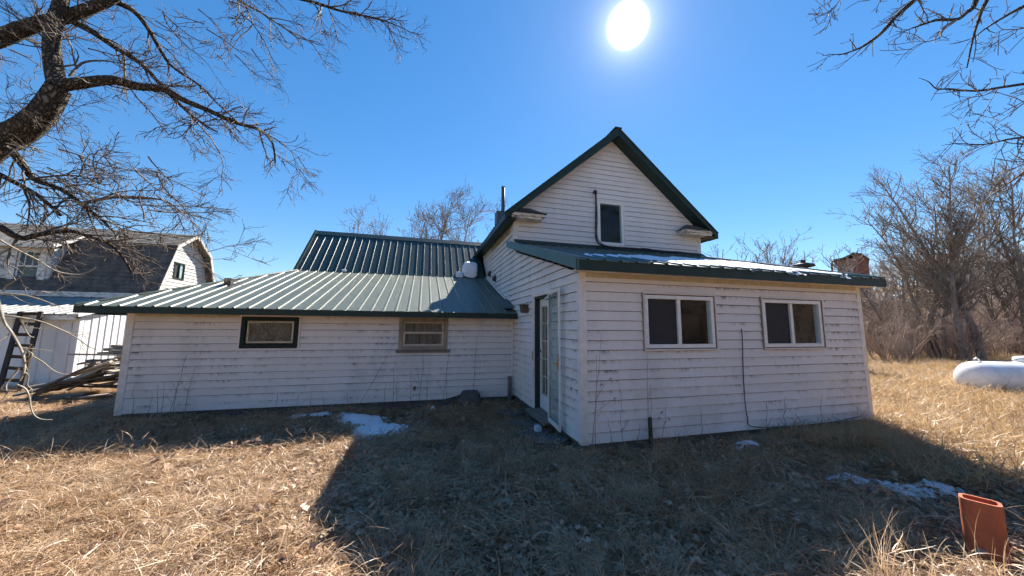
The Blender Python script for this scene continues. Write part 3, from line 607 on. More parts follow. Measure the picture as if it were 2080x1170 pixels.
# cable on the gable and along the porch roof
def wire(name, pts, r, mat, label, cat, n=5, par=None, grp=None):
    pts = np.array(pts, float); t = np.linspace(0, len(pts) - 1, (len(pts) - 1) * 5 + 1); q = []
    for u in t:
        i = min(int(u), len(pts) - 2); f = u - i; p0, p1, p2, p3 = pts[max(i - 1, 0)], pts[i], pts[i + 1], pts[min(i + 2, len(pts) - 1)]
        q.append(.5 * ((2 * p1) + (p2 - p0) * f + (2 * p0 - 5 * p1 + 4 * p2 - p3) * f * f + (3 * p1 - p0 - 3 * p2 + p3) * f ** 3))
    o = MB().tube(q, r, n).build(name, mat, par, smooth=True)
    if label: tag(o, label, cat, grp)
    return o
yg = YG - .06
c = empty('service_cable', (4.3, YG, 3.7), 'black service cable running down beside the gable window and along the roof', 'cable')
wire('weatherhead', [(4.21, yg - .03, 5.12), (4.22, yg - .05, 5.18), (4.27, yg - .03, 5.20), (4.285, yg, 5.12)], .03, 'black', None, None, 8, c)
wire('cable_run', [(4.285, yg, 5.16), (4.29, yg, 4.9), (4.275, yg, 4.5), (4.265, yg, 4.1), (4.27, yg, 3.95), (4.33, yg, 3.82), (4.48, yg - .02, 3.76), (4.8, yg - .03, 3.735), (5.3, yg - .02, 3.745), (5.9, yg - .03, 3.74), (6.5, yg - .02, 3.735), (7.1, yg - .02, 3.73), (7.5, yg, 3.70)], .019, 'black', None, None, 6, c)
wire('cable_run', [(4.30, yg - .01, 4.85), (4.31, yg, 4.4), (4.285, yg, 4.05), (4.36, yg - .03, 3.84), (4.6, yg - .05, 3.73), (5.2, yg - .05, 3.70), (5.7, yg - .04, 3.765), (6.2, yg - .05, 3.71), (6.8, yg - .03, 3.75), (7.45, yg, 3.69)], .010, 'black', None, None, 5, c)
wire('wall_cable', [at_y(1506, 668, YP - .03), at_y(1508, 690, YP - .028), at_y(1510, 760, YP - .03), at_y(1513, 810, YP - .04), at_y(1518, 848, YP - .035), at_y(1526, 866, YP - .04), at_y(1580, 867, YP - .045), at_y(1640, 863, YP - .05), at_y(1700, 856, YP - .05), at_y(1745, 846, YP - .04)], .0065, 'black', 'thin black cable hanging down the porch wall between the two windows', 'cable')
o = empty('pipe_stub', (1.98, YG - .08, .0), 'short grey square downspout stub at the inner corner of the walls', 'downspout')
MB().box(1.945, 2.025, YG - .11, YG - .045, -.03, .52).build('spout', 'grey_wood', o, bevel=.008); MB().hexa([(1.94, YG - .20, -.06), (2.03, YG - .20, -.06), (2.03, YG - .04, -.06), (1.94, YG - .04, -.06)], [(1.94, YG - .115, -.01), (2.03, YG - .115, -.01), (2.03, YG - .04, .02), (1.94, YG - .04, .02)]).build('elbow', 'grey_wood', o)
o = empty('hose_bib', (-.17, YG - .03, .37), 'small dark outdoor tap on the wing wall', 'tap')
p0 = at_y(842, 789, YG - .03); WO[o.name]; MB().tube([p0 + [0, .02, 0], p0 - [0, .05, 0], p0 - [0, .07, .03]], [.028, .022, .014], 8).build('spigot', 'stain_brown', o, smooth=True); MB().tube([p0 + [-.03, -.04, .035], p0 + [.03, -.04, .035]], .012, 6).build('tap_handle', 'black', o)
p0 = at_y(884, 758, YG - .02); o = MB().box(p0[0] - .10, p0[0] + .10, YG - .024, YG - .019, p0[2] - .035, p0[2] + .035).build('wall_patch', 'trim', ww, bevel=.002)
# vents and pipes on the roofs
o = empty('stove_pipe', (2.6, 10.6, 5.0), 'tall thin grey metal stove pipe rising behind the main roof', 'stove pipe')
pc = at_y(1022, 400, 10.6); pt_ = at_y(1022, 380, 10.6)
MB().tube([(pc[0], 10.6, 4.9), (pc[0], 10.6, pt_[2])], .062, 12).build('pipe', 'galv', o, smooth=True); MB().tube([(pc[0], 10.6, pt_[2] - .03), (pc[0], 10.6, pt_[2] + .01)], .068, 12).build('pipe_rim', 'galv', o)
pb = at_y(1013, 432, 10.6); MB().box(pb[0] - .10, pb[0] + .25, 10.45, 10.78, 4.7, pb[2] + .02).build('pipe_base', 'galv', o, bevel=.01)
pv = at_y(462, 580, 8.95); o = empty('roof_vent', (pv[0], 8.95, pv[2]), 'small black square vent on the low wing roof', 'roof vent')
MB().extr([(pv[0] - .12, 8.85, pv[2] - .035), (pv[0] + .12, 8.85, pv[2] - .035), (pv[0] + .12, 9.15, pv[2] + .068), (pv[0] - .12, 9.15, pv[2] + .068)], (0, 0, .012)).build('flashing', 'black', o)
MB().box(pv[0] - .065, pv[0] + .065, 8.92, 9.06, pv[2] - .01, pv[2] + .17).build('vent_hood', 'black', o, bevel=.008)
pv = at_y(1632, 548, 6.4); zz_ = P_Z + (6.4 - P_Y) * S_P
o = empty('chimney_cap', (9.9, 6.6, 3.0), 'dark metal chimney cap with a thin rod showing beyond the porch roof', 'chimney')
pv = at_y(1632, 541, 11.0); x, z = pv[0], pv[2] + .1
MB().tube([(x, 11, -.1), (x, 11, z - .12)], .17, 12).build('flue', 'galv', o, smooth=True); MB().tube([(x, 11, z - .12), (x, 11, z - .02), (x, 11, z + .05)], [.42, .38, .16], 12).build('cowl', 'black', o); MB().tube([(x, 11, z + .05), (x, 11, z + .17), (x, 11, z + .18)], [.09, .09, .16], 10).build('cowl_top', 'black', o); MB().tube([(x + .12, 11, z + .1), (x + .12, 11, z + .62)], .012, 5).build('rod', 'black', o)

# ------------------------------------------------------------------ snow
def blob(poly, zf, th, seed, res=.03, jag=.12, par=None):
    """snow lying on a surface zf(x,y) inside a ragged outline"""
    r = np.random.default_rng(seed); P = np.array(poly, float); x0, y0 = P.min(0) - .1; x1, y1 = P.max(0) + .1
    nx, ny = int((x1 - x0) / res) + 1, int((y1 - y0) / res) + 1; X, Y = np.meshgrid(np.linspace(x0, x1, nx), np.linspace(y0, y1, ny), indexing='ij')
    d = np.full(X.shape, 1e9); ins_ = np.zeros(X.shape, bool)
    for (ax, ay), (bx, by) in zip(P, np.roll(P, -1, 0)):
        t = np.clip(((X - ax) * (bx - ax) + (Y - ay) * (by - ay)) / ((bx - ax) ** 2 + (by - ay) ** 2), 0, 1); d = np.minimum(d, np.hypot(X - ax - t * (bx - ax), Y - ay - t * (by - ay)))
        c = ((ay > Y) != (by > Y)) & (X < (bx - ax) * (Y - ay) / (by - ay + 1e-12) + ax); ins_ ^= c
    s = np.where(ins_, d, -d); n = np.zeros(X.shape)
    for k in range(14):
        fq = 3 * 1.45 ** k if k < 9 else 20 + 6 * k; a = r.uniform(0, 6.28); n += np.sin(fq * (X * math.cos(a) + Y * math.sin(a)) + r.uniform(0, 6.28)) / (1 + k * .35)
    s = s + jag * n / 2.2
    h = th * np.clip(s / .10, -1, 1); Z = zf(X, Y) + h * (1 + .15 * n)
    m = MB(); m.v = np.stack([X, Y, Z], -1).reshape(-1, 3).tolist()
    for i in range(nx - 1):
        for j in range(ny - 1):
            if max(s[i, j], s[i + 1, j], s[i, j + 1], s[i + 1, j + 1]) > -.02: q = i * ny + j; m.f.append([q, q + ny, q + ny + 1, q + 1])
    return m
SNOW_G = [
    ([(-.85, 5.55), (-.25, 5.75), (-.20, 6.05), (-.62, 6.35), (-.55, 6.75), (-1.0, 7.05), (-1.45, 7.0), (-1.35, 6.6), (-1.0, 6.35), (-.95, 5.9)], .035, 'ragged melting snow patch on the ground by the wing wall'),
    ([(-2.3, 7.1), (-1.6, 7.0), (-1.5, 7.2), (-2.2, 7.3)], .02, 'thin strip of snow left along the foot of the wing wall'),
    ([(4.45, 2.88), (4.7, 3.0), (5.1, 2.72), (5.5, 2.5), (5.45, 2.38), (5.1, 2.48), (4.75, 2.62)], .03, 'narrow snow strip in the porch shadow near the clay flue tile'),
    ([(4.2, 3.92), (4.55, 3.96), (4.6, 3.88), (4.25, 3.84)], .03, 'tiny snow scrap at the foot of the porch wall')]
for k, (pl, th, lb) in enumerate(SNOW_G): tag(blob(pl, lambda X, Y: gh(X, Y) + .035, th * 1.6, 20 + k, .02, .10 if k < 3 else .03).build('snow_patch', 'snow', smooth=True), lb, 'snow', kind='stuff')
prz = lambda X, Y: P_Z + (Y - P_Y) * S_P
tag(blob([(2.5, 4.75), (4.1, 5.75), (6.3, 6.1), (7.2, 5.2), (7.3, 4.15), (6.0, 4.0), (4.6, 3.95), (3.9, 4.05), (3.4, 4.6)], prz, .028, 5, .04, .16).build('roof_snow', 'snow', smooth=True), 'thin sheet of snow lying on the porch roof', 'snow', kind='stuff')
m = MB(); r_ = np.random.default_rng(3)
pc = at_y(945, 560, 11.05)
def lump(name, c, sx, sy, sz, seed, mat, label):
    r = np.random.default_rng(seed); n1, n2 = 14, 20; m = MB(); ph = r.uniform(0, 6, 6)
    for i in range(n1 + 1):
        for j in range(n2):
            a = math.pi * i / n1; b = 2 * math.pi * j / n2; q = np.array([math.sin(a) * math.cos(b), math.sin(a) * math.sin(b), math.cos(a)])
            q = np.sign(q) * np.abs(q) ** .6
            k = 1 + .06 * math.sin(3 * b + ph[0] + 2 * a) + .05 * math.sin(5 * b + 3 * a + ph[1]) + .04 * math.sin(9 * b + ph[2] + 4 * a)
            m.v.append((c[0] + q[0] * sx * k, c[1] + q[1] * sy * k, c[2] + q[2] * sz * k))
    for i in range(n1):
        for j in range(n2): m.f.append([i * n2 + j, i * n2 + (j + 1) % n2, (i + 1) * n2 + (j + 1) % n2, (i + 1) * n2 + j])
    return tag(m.build(name, mat, smooth=True), label, 'snow', kind='stuff')
lump('snow_drift', (1.52, 11.24, 3.50), .25, .18, .31, 2, 'snow', 'upright block of snow wedged in the valley below the main eave')
lump('snow_lump', (1.15, 11.15, 3.34), .13, .10, .12, 4, 'snow', 'small snow lump beside the snow block on the wing roof')
pq = at_y(699, 551, 11.12); lump('snow_scrap', (pq[0], 11.12, pq[2]), .07, .05, .05, 6, 'snow', 'tiny white snow scrap at the foot of the steep wing roof')

# ------------------------------------------------------------------ gambrel shed on the left
SX = -9.1; SY0, SYN, SYR = 12.0, 14.2, 15.9
shed = empty('gambrel_shed', (-13, 14.2, 0), 'weathered white gambrel roofed outbuilding with dormer and tin lean-to', 'shed')
PROF = [(SYN, 2.66), (14.92, 4.50), (SYR, 5.13), (16.88, 4.50), (17.6, 2.66)]
XLE = -22.0
gw = MB(); gw.extr([(SX - .1, SYN + .05, -.1), *[(SX - .1, y + (.05 if k == 0 else 0) - (.05 if k == 4 else 0), z - .06) for k, (y, z) in enumerate(PROF)], (SX - .1, 17.55, -.1)], (.09, 0, 0)); gwall = gw.build('gable_wall', 'sheath', shed)
def gam(z, near):
    pts = PROF[:3] if near else PROF[:1:-1]
    for (ya, za), (yb, zb) in zip(pts, pts[1:]):
        if za - .06 <= z <= zb - .06: return ya + (yb - ya) * (z - za + .06) / (zb - za)
    return pts[0][0] + (.05 if near else -.05) if z < 3 else pts[-1][0]
GWN = (15.25, 15.83, 3.35, 3.98)
siding(gwall, (SX, 0, 0), (0, 1, 0), (1, 0, 0), 1.9, 5.0, lambda z: gam(z, True), lambda z: gam(z, False), 'siding_old', [GWN], course=.13, seams=0)
w_ = empty('window', (SX, 15.5, 3.3), parent=shed)
m = MB(); a, b, c, d = GWN; q = .05
for (y0, y1, z0, z1) in ((a, b, d - q, d), (a, b, c, c + q), (a, a + q, c + q, d - q), (b - q, b, c + q, d - q), ((a + b) / 2 - .02, (a + b) / 2 + .02, c + q, d - q)): m.box(SX - .02, SX + .035, y0, y1, z0, z1)
m.build('frame', 'green_frame', w_); MB().box(SX + .004, SX + .008, a + q, b - q, c + q, d - q).build('pane', 'glass', w_)
MB().box(SX + .0, SX + .002, (a + b) / 2, b - q, c + q, d - q).build('blind', 'white_plastic', w_)
def slab_roof(name, A, B, mat, x0, x1, th=.06):
    A = np.array([0, *A]); B = np.array([0, *B]); n = unit(np.cross(B - A, [1, 0, 0])); n = n if n[2] > 0 else -n
    return MB().extr([A + [x0, 0, 0], B + [x0, 0, 0], B + [x0, 0, 0] + n * th, A + [x0, 0, 0] + n * th], (x1 - x0, 0, 0)).build(name, mat, shed)
r1 = slab_roof('lower_roof', PROF[0], PROF[1], 'shingle', XLE, SX + .28); slab_roof('upper_roof', (14.86, 4.47), PROF[2], 'shingle_top', XLE, SX + .30, .07); slab_roof('upper_roof', PROF[3], PROF[2], 'shingle_top', XLE, SX + .30, .07); slab_roof('lower_roof', PROF[4], PROF[3], 'shingle', XLE, SX + .28)
# shingle courses as thin overlapping strips
for (A, B, mt) in ((PROF[0], PROF[1], 'shingle'), ((14.86, 4.47), PROF[2], 'shingle_top')):
    A = np.array([0, *A]); B = np.array([0, *B]); L = np.linalg.norm(B - A); t = (B - A) / L; n = unit(np.cross(B - A, [1, 0, 0])); n = n if n[2] > 0 else -n; k = 0
    while k * .15 < L - .05:
        s0 = A + t * k * .15 + n * (.085 if mt == 'shingle_top' else .074) + [XLE, 0, 0]; s1 = A + t * min(L, k * .15 + .16) + n * (.072 if mt == 'shingle_top' else .062) + [XLE, 0, 0]
        MB().extr([s0, s1, s1 - n * .012, s0 - n * .012], (SX + .29 - XLE, 0, 0)).build('shingle_course', mt, r1); k += 1
# rake boards and white soffits on the gable
for (A, B) in zip(PROF, PROF[1:]):
    up = np.array([0, -(B[1] - A[1]), B[0] - A[0]]); MB().bar((SX + .29, A[0], A[1]), (SX + .29, B[0], B[1]), .03, .11, up if up[2] > 0 else -up).build('rake_board', 'trim_peel', shed)
box('eave_board', 'trim_peel', shed, XLE, SX + .28, SYN - .07, SYN - .03, 2.50, 2.67); box('eave_soffit', 'dark_wood', shed, XLE, SX + .2, SYN - .03, SYN + .2, 2.44, 2.49)
box('front_wall', 'siding_peel', shed, XLE, SX - .11, SYN + .05, SYN + .13, 1.8, 2.7)
# dormer
dm = empty('dormer', (-12.6, 14.3, 2.7), parent=shed)
DX0, DX1, DY, DZ0, DZ1 = -14.6, -11.78, 14.30, 2.70, 4.16
DWN = (-12.62, -12.06, 2.92, 3.98)
m = MB()
for (a, b, c, d) in ((DX0, DWN[0], DZ0, DZ1), (DWN[1], DX1, DZ0, DZ1), (DWN[0], DWN[1], DZ0, DWN[2]), (DWN[0], DWN[1], DWN[3], DZ1)): m.box(a, b, DY, DY + .08, c, d)
df = m.build('dormer_front', 'sheath', dm)
dz = DZ0
while dz < DZ1 - .02:                                  # clapboards round the dormer window
    zt = min(dz + .12, DZ1)
    for (a, b) in ((DX0, DWN[0] - .16), (DWN[1] + .16, DX1)): MB().hexa([(a, DY - .016, dz), (b, DY - .016, dz), (b, DY, dz), (a, DY, dz)], [(a, DY - .005, zt), (b, DY - .005, zt), (b, DY, zt), (a, DY, zt)]).build('clapboard', 'siding_peel', dm, origin=(a, DY, dz))
    dz += .12
frame_box(dm, 'casing', (DWN[0] - .17, DWN[1] + .17, DWN[2] - .10, DWN[3] + .16), .16, DY - .03, DY - .001, 'trim_peel')
frame_box(dm, 'sash', DWN, .05, DY + .0, DY + .04, 'trim_peel'); MB().box(DWN[0] + .05, DWN[1] - .05, DY + .01, DY + .014, DWN[2] + .05, DWN[3] - .05).build('pane', 'glass', dm)
zm = (DWN[2] + DWN[3]) / 2 + .02; MB().box(DWN[0] + .05, DWN[1] - .05, DY - .004, DY + .03, zm - .025, zm + .025).build('meeting_rail', 'trim_peel', dm)
for k in (1, 2): u = DWN[0] + (DWN[1] - DWN[0]) * k / 3; MB().box(u - .012, u + .012, DY + .0, DY + .03, zm + .03, DWN[3] - .05).build('muntin', 'trim_peel', dm)
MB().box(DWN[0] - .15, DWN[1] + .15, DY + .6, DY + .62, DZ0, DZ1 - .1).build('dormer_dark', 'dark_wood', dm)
MB().extr([(DX1 - .05, DY + .001, DZ0), (DX1 - .05, DY + .001, DZ1 + .02), (DX1 - .05, 14.85, 4.36), (DX1 - .05, 14.80, 4.2)], (.045, 0, 0)).build('cheek_core', 'sheath', dm)
dz = DZ0
while dz < 4.2:
    zt = min(dz + .12, 4.26); ye = lambda z: min(14.85, SYN + .06 + (z - 2.66) * .72 / 1.84 + .02); y0 = DY if zt < DZ1 else DY + (zt - DZ1) / .36
    if ye(zt) > y0 + .02: MB().hexa([(DX1, y0, dz), (DX1 + .016, y0, dz), (DX1 + .016, max(y0, ye(dz)), dz), (DX1, max(y0, ye(dz)), dz)], [(DX1, y0, zt), (DX1 + .005, y0, zt), (DX1 + .005, ye(zt), zt), (DX1, ye(zt), zt)]).build('clapboard', 'siding_old', dm, origin=(DX1, y0, dz))
    dz += .12
MB().extr([(DX0 - .2, 14.08, 4.10), (DX0 - .2, 15.1, 4.66), (DX0 - .2, 15.08, 4.72), (DX0 - .2, 14.06, 4.16)], (DX1 - DX0 + .36, 0, 0)).build('dormer_roof', 'shingle_top', dm)
MB().extr([(DX1 + .165, 14.06, 4.07), (DX1 + .165, 15.0, 4.58), (DX1 + .165, 14.99, 4.70), (DX1 + .165, 14.05, 4.17)], (.02, 0, 0)).build('barge_board', 'trim', dm)
box('dormer_fascia', 'trim_peel', dm, DX0 - .2, DX1 + .16, 14.04, 14.06, 4.05, 4.16)
# lean-to with ribbed white panels and bright tin roof
lt = empty('lean_to', (-12, 12, 0), parent=shed)
m_ = MB()
def panel_wall(par, O, U, N, length, z0, z1, pitch, mat):
    O = np.array(O, float); U = np.array(U, float); N = np.array(N, float); n = int(length / (pitch * 3)) + 1
    for k in range(n):
        a = k * pitch * 3; b = min(length, a + pitch * 3)
        if b - a < .03: break
        prof = [(a, 0)]
        for j in range(3):
            c = a + pitch * (j + .5)
            if c + .03 < b: prof += [(c - .03, 0), (c - .012, .02), (c + .012, .02), (c + .03, 0)]
        prof.append((b, 0)); m = MB(); pts = [(O + U * u + N * h) for u, h in prof]
        for p, q in zip(pts, pts[1:]): m.poly([(*p[:2], z0), (*q[:2], z0), (*q[:2], z1), (*p[:2], z1)])
        m.build('wall_panel', mat, par)
panel_wall(lt, (XLE, SY0, 0), (1, 0, 0), (0, -1, 0), SX - XLE - .02, -.1, 1.80, .30, 'white_panel')
panel_wall(lt, (SX, SY0 + .02, 0), (0, 1, 0), (1, 0, 0), 5.5, -.1, 1.9, .23, 'white_panel')
box('lean_to_core', 'sheath', lt, XLE, SX - .02, SY0 + .03, SYN, -.1, 1.78)
box('corner_trim', 'white_panel', lt, SX - .10, SX + .03, SY0 - .035, SY0 - .021, -.1, 1.8); box('corner_trim', 'white_panel', lt, SX + .022, SX + .036, SY0 - .034, SY0 + .08, -.1, 1.8)
box('fascia', 'trim_peel', lt, XLE, SX + .10, SY0 - .26, SY0 - .235, 1.74, 1.86); box('soffit', 'trim_peel', lt, XLE, SX + .06, SY0 - .234, SY0 - .04, 1.765, 1.78)
Vt = np.array([0, SYN - SY0 + .28, 2.50 - 1.90]); ribbed('tin_sheet', 'shed_tin', lt, (0, SY0 - .28, 1.885), (1, 0, 0), Vt, XLE, SX + .15, lambda u: (0, float(np.linalg.norm(Vt))), pitch=.235, h=.022)
MB().bar((SX + .16, SY0 - .28, 1.86), (SX + .16, SYN, 2.48), .02, .09).build('rake_trim', 'white_panel', lt)
# ladder leaning on the lean-to
ld = empty('ladder', (-9.6, 11.3, 0), 'dark old wooden ladder leaning on the white lean-to wall', 'ladder')
A0, A1 = at_y(42, 633, 11.68), at_y(83, 633, 11.68); B0, B1 = at_y(-4, 800, 11.05), at_y(38, 804, 11.05)
for a, b in ((A0, B0), (A1, B1)): MB().bar(a, b, .085, .05, (0, -1, .3)).build('rail', 'dark_wood', ld, bevel=.004)
for k in range(8):
    t = .025 + k * .135
    if t > 1: break
    MB().bar(A0 + (B0 - A0) * t + [0, .0, 0], A1 + (B1 - A1) * t, .03, .075, (0, -.3, 1)).build('rung', 'dark_wood', ld)
# heap of old boards between shed and wing
rb = random.Random(11)
def plank(c, L, wd, th, yaw, pitch, roll, mat, lb='weathered board sliding down the left of the scrap lumber heap'):
    d = Vector((math.cos(yaw) * math.cos(pitch), math.sin(yaw) * math.cos(pitch), math.sin(pitch))); m = MB()
    up = Vector((0, 0, 1)); r = d.cross(up).normalized(); u = r.cross(d); u2 = u * math.cos(roll) + r * math.sin(roll)
    c = Vector(c); m.bar(c - d * L / 2, c + d * L / 2, wd, th, tuple(u2)); o = m.build('board', mat, origin=tuple(c), bevel=.003)
    tag(o, lb, 'board', 'boards heaped beside the lean-to')
HB = Vector((-6.75, 10.35, 0))
for k in range(10):                                  # stacked part at the back right
    z = .12 + k * .085; plank((-7.15 + rb.uniform(-.15, .15), 10.6 + rb.uniform(-.2, .2), z), rb.uniform(1.0, 1.5), rb.uniform(.16, .30), rb.uniform(.03, .07), rb.uniform(-.7, .6), rb.uniform(-.14, .16), rb.uniform(-.2, .2), rb.choice(['grey_wood', 'grey_wood', 'pale_wood', 'pale_wood']), 'long weathered board stacked flat in the lumber heap by the shed')
for k in range(5): plank((-7.15 + rb.uniform(-.2, .2), 10.7 + rb.uniform(-.1, .2), .86 + k * .05), rb.uniform(.5, .9), .22, .07, rb.uniform(-.5, .4), rb.uniform(-.1, .1), 0, 'grey_wood', 'short grey board on top of the lumber heap')
for k in range(30):                                  # boards slid down towards the left
    t = rb.random(); x = -8.25 + 1.1 * t; z = .06 + .72 * t * rb.uniform(.5, 1.05)
    plank((x, 10.15 + rb.uniform(-.25, .35), z + gz(x, 10.2) + .05), rb.uniform(.5, 1.05), rb.uniform(.06, .2), rb.uniform(.02, .045), rb.uniform(-.5, .8), rb.uniform(.05, .65), rb.uniform(-.3, .3), rb.choice(['grey_wood', 'grey_wood', 'pale_wood', 'pale_wood', 'pale_wood']))
for k in range(8):
    x = -8.1 + 1.2 * rb.random(); plank((x, 9.95 + rb.uniform(-.15, .2), gz(x, 10) + .05 + .05 * rb.random()), rb.uniform(.8, 1.4), rb.uniform(.12, .22), .03, rb.uniform(-.2, .35), rb.uniform(.0, .12), 0, rb.choice(['grey_wood', 'pale_wood']), 'board lying flat on the ground before the lumber heap')

# ------------------------------------------------------------------ yard things
# propane tank
tk = empty('propane_tank', (14.6, 5.1, 0), 'long white propane tank lying on legs in the dry grass', 'tank')
TA = np.array([13.58, 5.50, .40]); TD = unit([.93, -.36, 0]); R_ = .465; LT = 3.1
us = [0, .015, .06, .13, .22, .34]; prof = [(u, R_ * math.sqrt(max(0, 1 - ((.34 - u) / .34) ** 2))) for u in us] + [(LT - .34, R_)] + [(LT - u, R_ * math.sqrt(max(0, 1 - ((.34 - u) / .34) ** 2))) for u in us[::-1][1:]]
MB().tube([TA + TD * u for u, r in prof], [max(r, .002) for u, r in prof], 32).build('tank_body', 'tank', tk, smooth=True)
for u in (.36, LT - .36): MB().tube([TA + TD * u, TA + TD * (u + .012)], R_ + .004, 32).build('weld_band', 'tank', tk)
cpt = TA + TD * (LT * .47) + [0, 0, R_]; MB().tube([cpt - [0, 0, .06], cpt + [0, 0, .06], cpt + [0, 0, .12], cpt + [0, 0, .15]], [.21, .21, .19, .04], 20).build('valve_dome', 'tank', tk, smooth=True)
for u in (.34, LT - .34):
    q = TA + TD * u + [0, 0, R_ - .01]; MB().tube([q - TD * .07, q - TD * .05 + [0, 0, .06], q + [0, 0, .09], q + TD * .05 + [0, 0, .06], q + TD * .07], .014, 6).build('lifting_lug', 'tank', tk)
q = TA + TD * .98 + [0, 0, R_]; MB().tube([q + TD * -.25 + [0, 0, .0], q + TD * -.1 + [0, 0, .05], q + [0, 0, .02], q + TD * .3 + [0, 0, .05]], .010, 5).build('gas_line', 'galv', tk)
side = np.array([-TD[1], TD[0], 0])
for u in (.7, LT - .7): MB().extr([TA + TD * u + side * .28 + [0, 0, -.30], TA + TD * u - side * .28 + [0, 0, -.30], TA + TD * u - side * .30 + [0, 0, -.62], TA + TD * u + side * .30 + [0, 0, -.62]], TD * .10).build('leg', 'stone', tk)
# clay flue tile stuck upright in the grass
ft = empty('flue_tile', (4.1, 1.72, 0), 'orange clay flue tile standing tilted in the dry grass', 'flue tile')
def rrect(a, b, r, n=6):
    P = []
    for cx, cy, a0 in ((a - r, b - r, 0), (-a + r, b - r, 90), (-a + r, -b + r, 180), (a - r, -b + r, 270)):
        for k in range(n + 1): t = math.radians(a0 + 90 * k / n); P.append((cx + r * math.cos(t), cy + r * math.sin(t)))
    return P
Bt = np.array([4.165, 1.70, -.12]); Tt = np.array([4.185, 1.705, .36]); ax = unit(Tt - Bt); e1 = unit(np.array([.42, -.91, 0]) - ax * np.dot(ax, [.42, -.91, 0])); e2 = np.cross(ax, e1)
m = MB(); o_r, i_r = rrect(.100, .085, .05), rrect(.080, .065, .036); n = len(o_r)
rings = [(o_r, Bt), (o_r, Bt + (Tt - Bt) * .96), ([(x * .985, y * .98) for x, y in o_r], Tt), (i_r, Tt), (i_r, Bt)]
for (P, C) in rings: m.v += [tuple(C + e1 * x + e2 * y) for x, y in P]
for k in range(4):
    for j in range(n): m.f.append([k * n + j, k * n + (j + 1) % n, (k + 1) * n + (j + 1) % n, (k + 1) * n + j])
m.build('tile_wall', 'terracotta', ft, smooth=False)
# overturned tub and sheet by the wing wall, white jug
o = empty('overturned_tub', (1.05, 7.35, 0), 'grimy upturned plastic tub against the wing wall', 'tub')
m = MB(); lo = rrect(.25, .22, .08); hi = rrect(.185, .16, .07); n = len(lo)
for P, z in ((lo, -.08), ([(x * .9, y * .9) for x, y in lo], .06), (hi, .24), ([(x * .82, y * .82) for x, y in hi], .275)): m.v += [(1.06 + x, 7.33 + y, z) for x, y in P]
for k in range(3):
    for j in range(n): m.f.append([k * n + j, k * n + (j + 1) % n, (k + 1) * n + (j + 1) % n, (k + 1) * n + j])
m.f.append([3 * n + j for j in range(n)]); m.build('tub_shell', 'tub', o, smooth=True)
MB().tube([(1.06 + x * 1.06, 7.33 + y * 1.06, -.03) for x, y in lo + lo[:1]], .014, 5, False).build('tub_rim', 'tub', o)
o = MB().extr([(.30, 7.33, -.07), (.86, 7.28, -.06), (.95, 7.52, .20), (.78, 7.58, .12), (.42, 7.58, .04)], (0, .012, .012)).build('plastic_sheet', 'plastic_dark'); tag(o, 'dark green plastic sheet slumped beside the upturned tub', 'sheet')
o = empty('plastic_jug', (.28, 7.15, 0), 'round white plastic jug lying on the ground by the wing wall', 'jug')
pc = at_y(879, 833, 7.15); m = MB(); MB().tube([pc + [0, y, z] for y, z in ((.062, 0), (.055, 0), (.03, 0), (0, 0), (-.03, 0), (-.055, 0), (-.064, 0))], [.01, .034, .058, .065, .058, .034, .008], 14).build('jug_body', 'white_plastic', o, smooth=True)
MB().tube([pc + [0, 0, .05], pc + [.01, -.005, .085]], [.02, .016], 8).build('jug_neck', 'white_plastic', o)
# wooden stake in front of the porch wall
pA = at_y(1322, 902, YP - .10); o = tag(MB().hexa([(pA[0] - .02, YP - .13, -.15), (pA[0] + .02, YP - .13, -.15), (pA[0] + .02, YP - .09, -.15), (pA[0] - .02, YP - .09, -.15)], [(pA[0] - .022, YP - .12, .42), (pA[0] + .016, YP - .12, .44), (pA[0] + .016, YP - .08, .44), (pA[0] - .022, YP - .08, .42)]).build('wooden_stake', 'dark_wood'), 'short dark wooden stake in front of the porch wall', 'stake')
# flat stones at the door
for k, (x, y, a, b, lb) in enumerate(((1.80, 5.85, .34, .22, 'broad flat grey stone below the doorway'), (1.78, 5.25, .30, .24, 'flat grey stone nearer the porch corner'), (1.86, 4.70, .28, .20, 'flat grey stone beside the porch corner board'), (1.75, 6.5, .30, .20, 'flat grey stone farthest from the porch corner'))):
    rs = random.Random(k); P = [(x + a * math.cos(t) * rs.uniform(.85, 1.08), y + b * math.sin(t) * rs.uniform(.85, 1.08)) for t in np.linspace(0, 2 * math.pi, 11)[:-1]]
    z = gz(x, y); MB_ = MB().hexa([(px, py, z - .05) for px, py in P], [(x + (px - x) * .96, y + (py - y) * .96, z + .05) for px, py in P]); tag(MB_.build('step_stone', 'stone', bevel=.01), lb, 'stone', 'stones at the door')
tag(MB().box(XL - .30, XL - .20, DR[0] - .06, DR[0] + .06, -.03, .09).build('white_block', 'white_plastic', bevel=.015), 'small white block on the ground below the doorway', 'block')

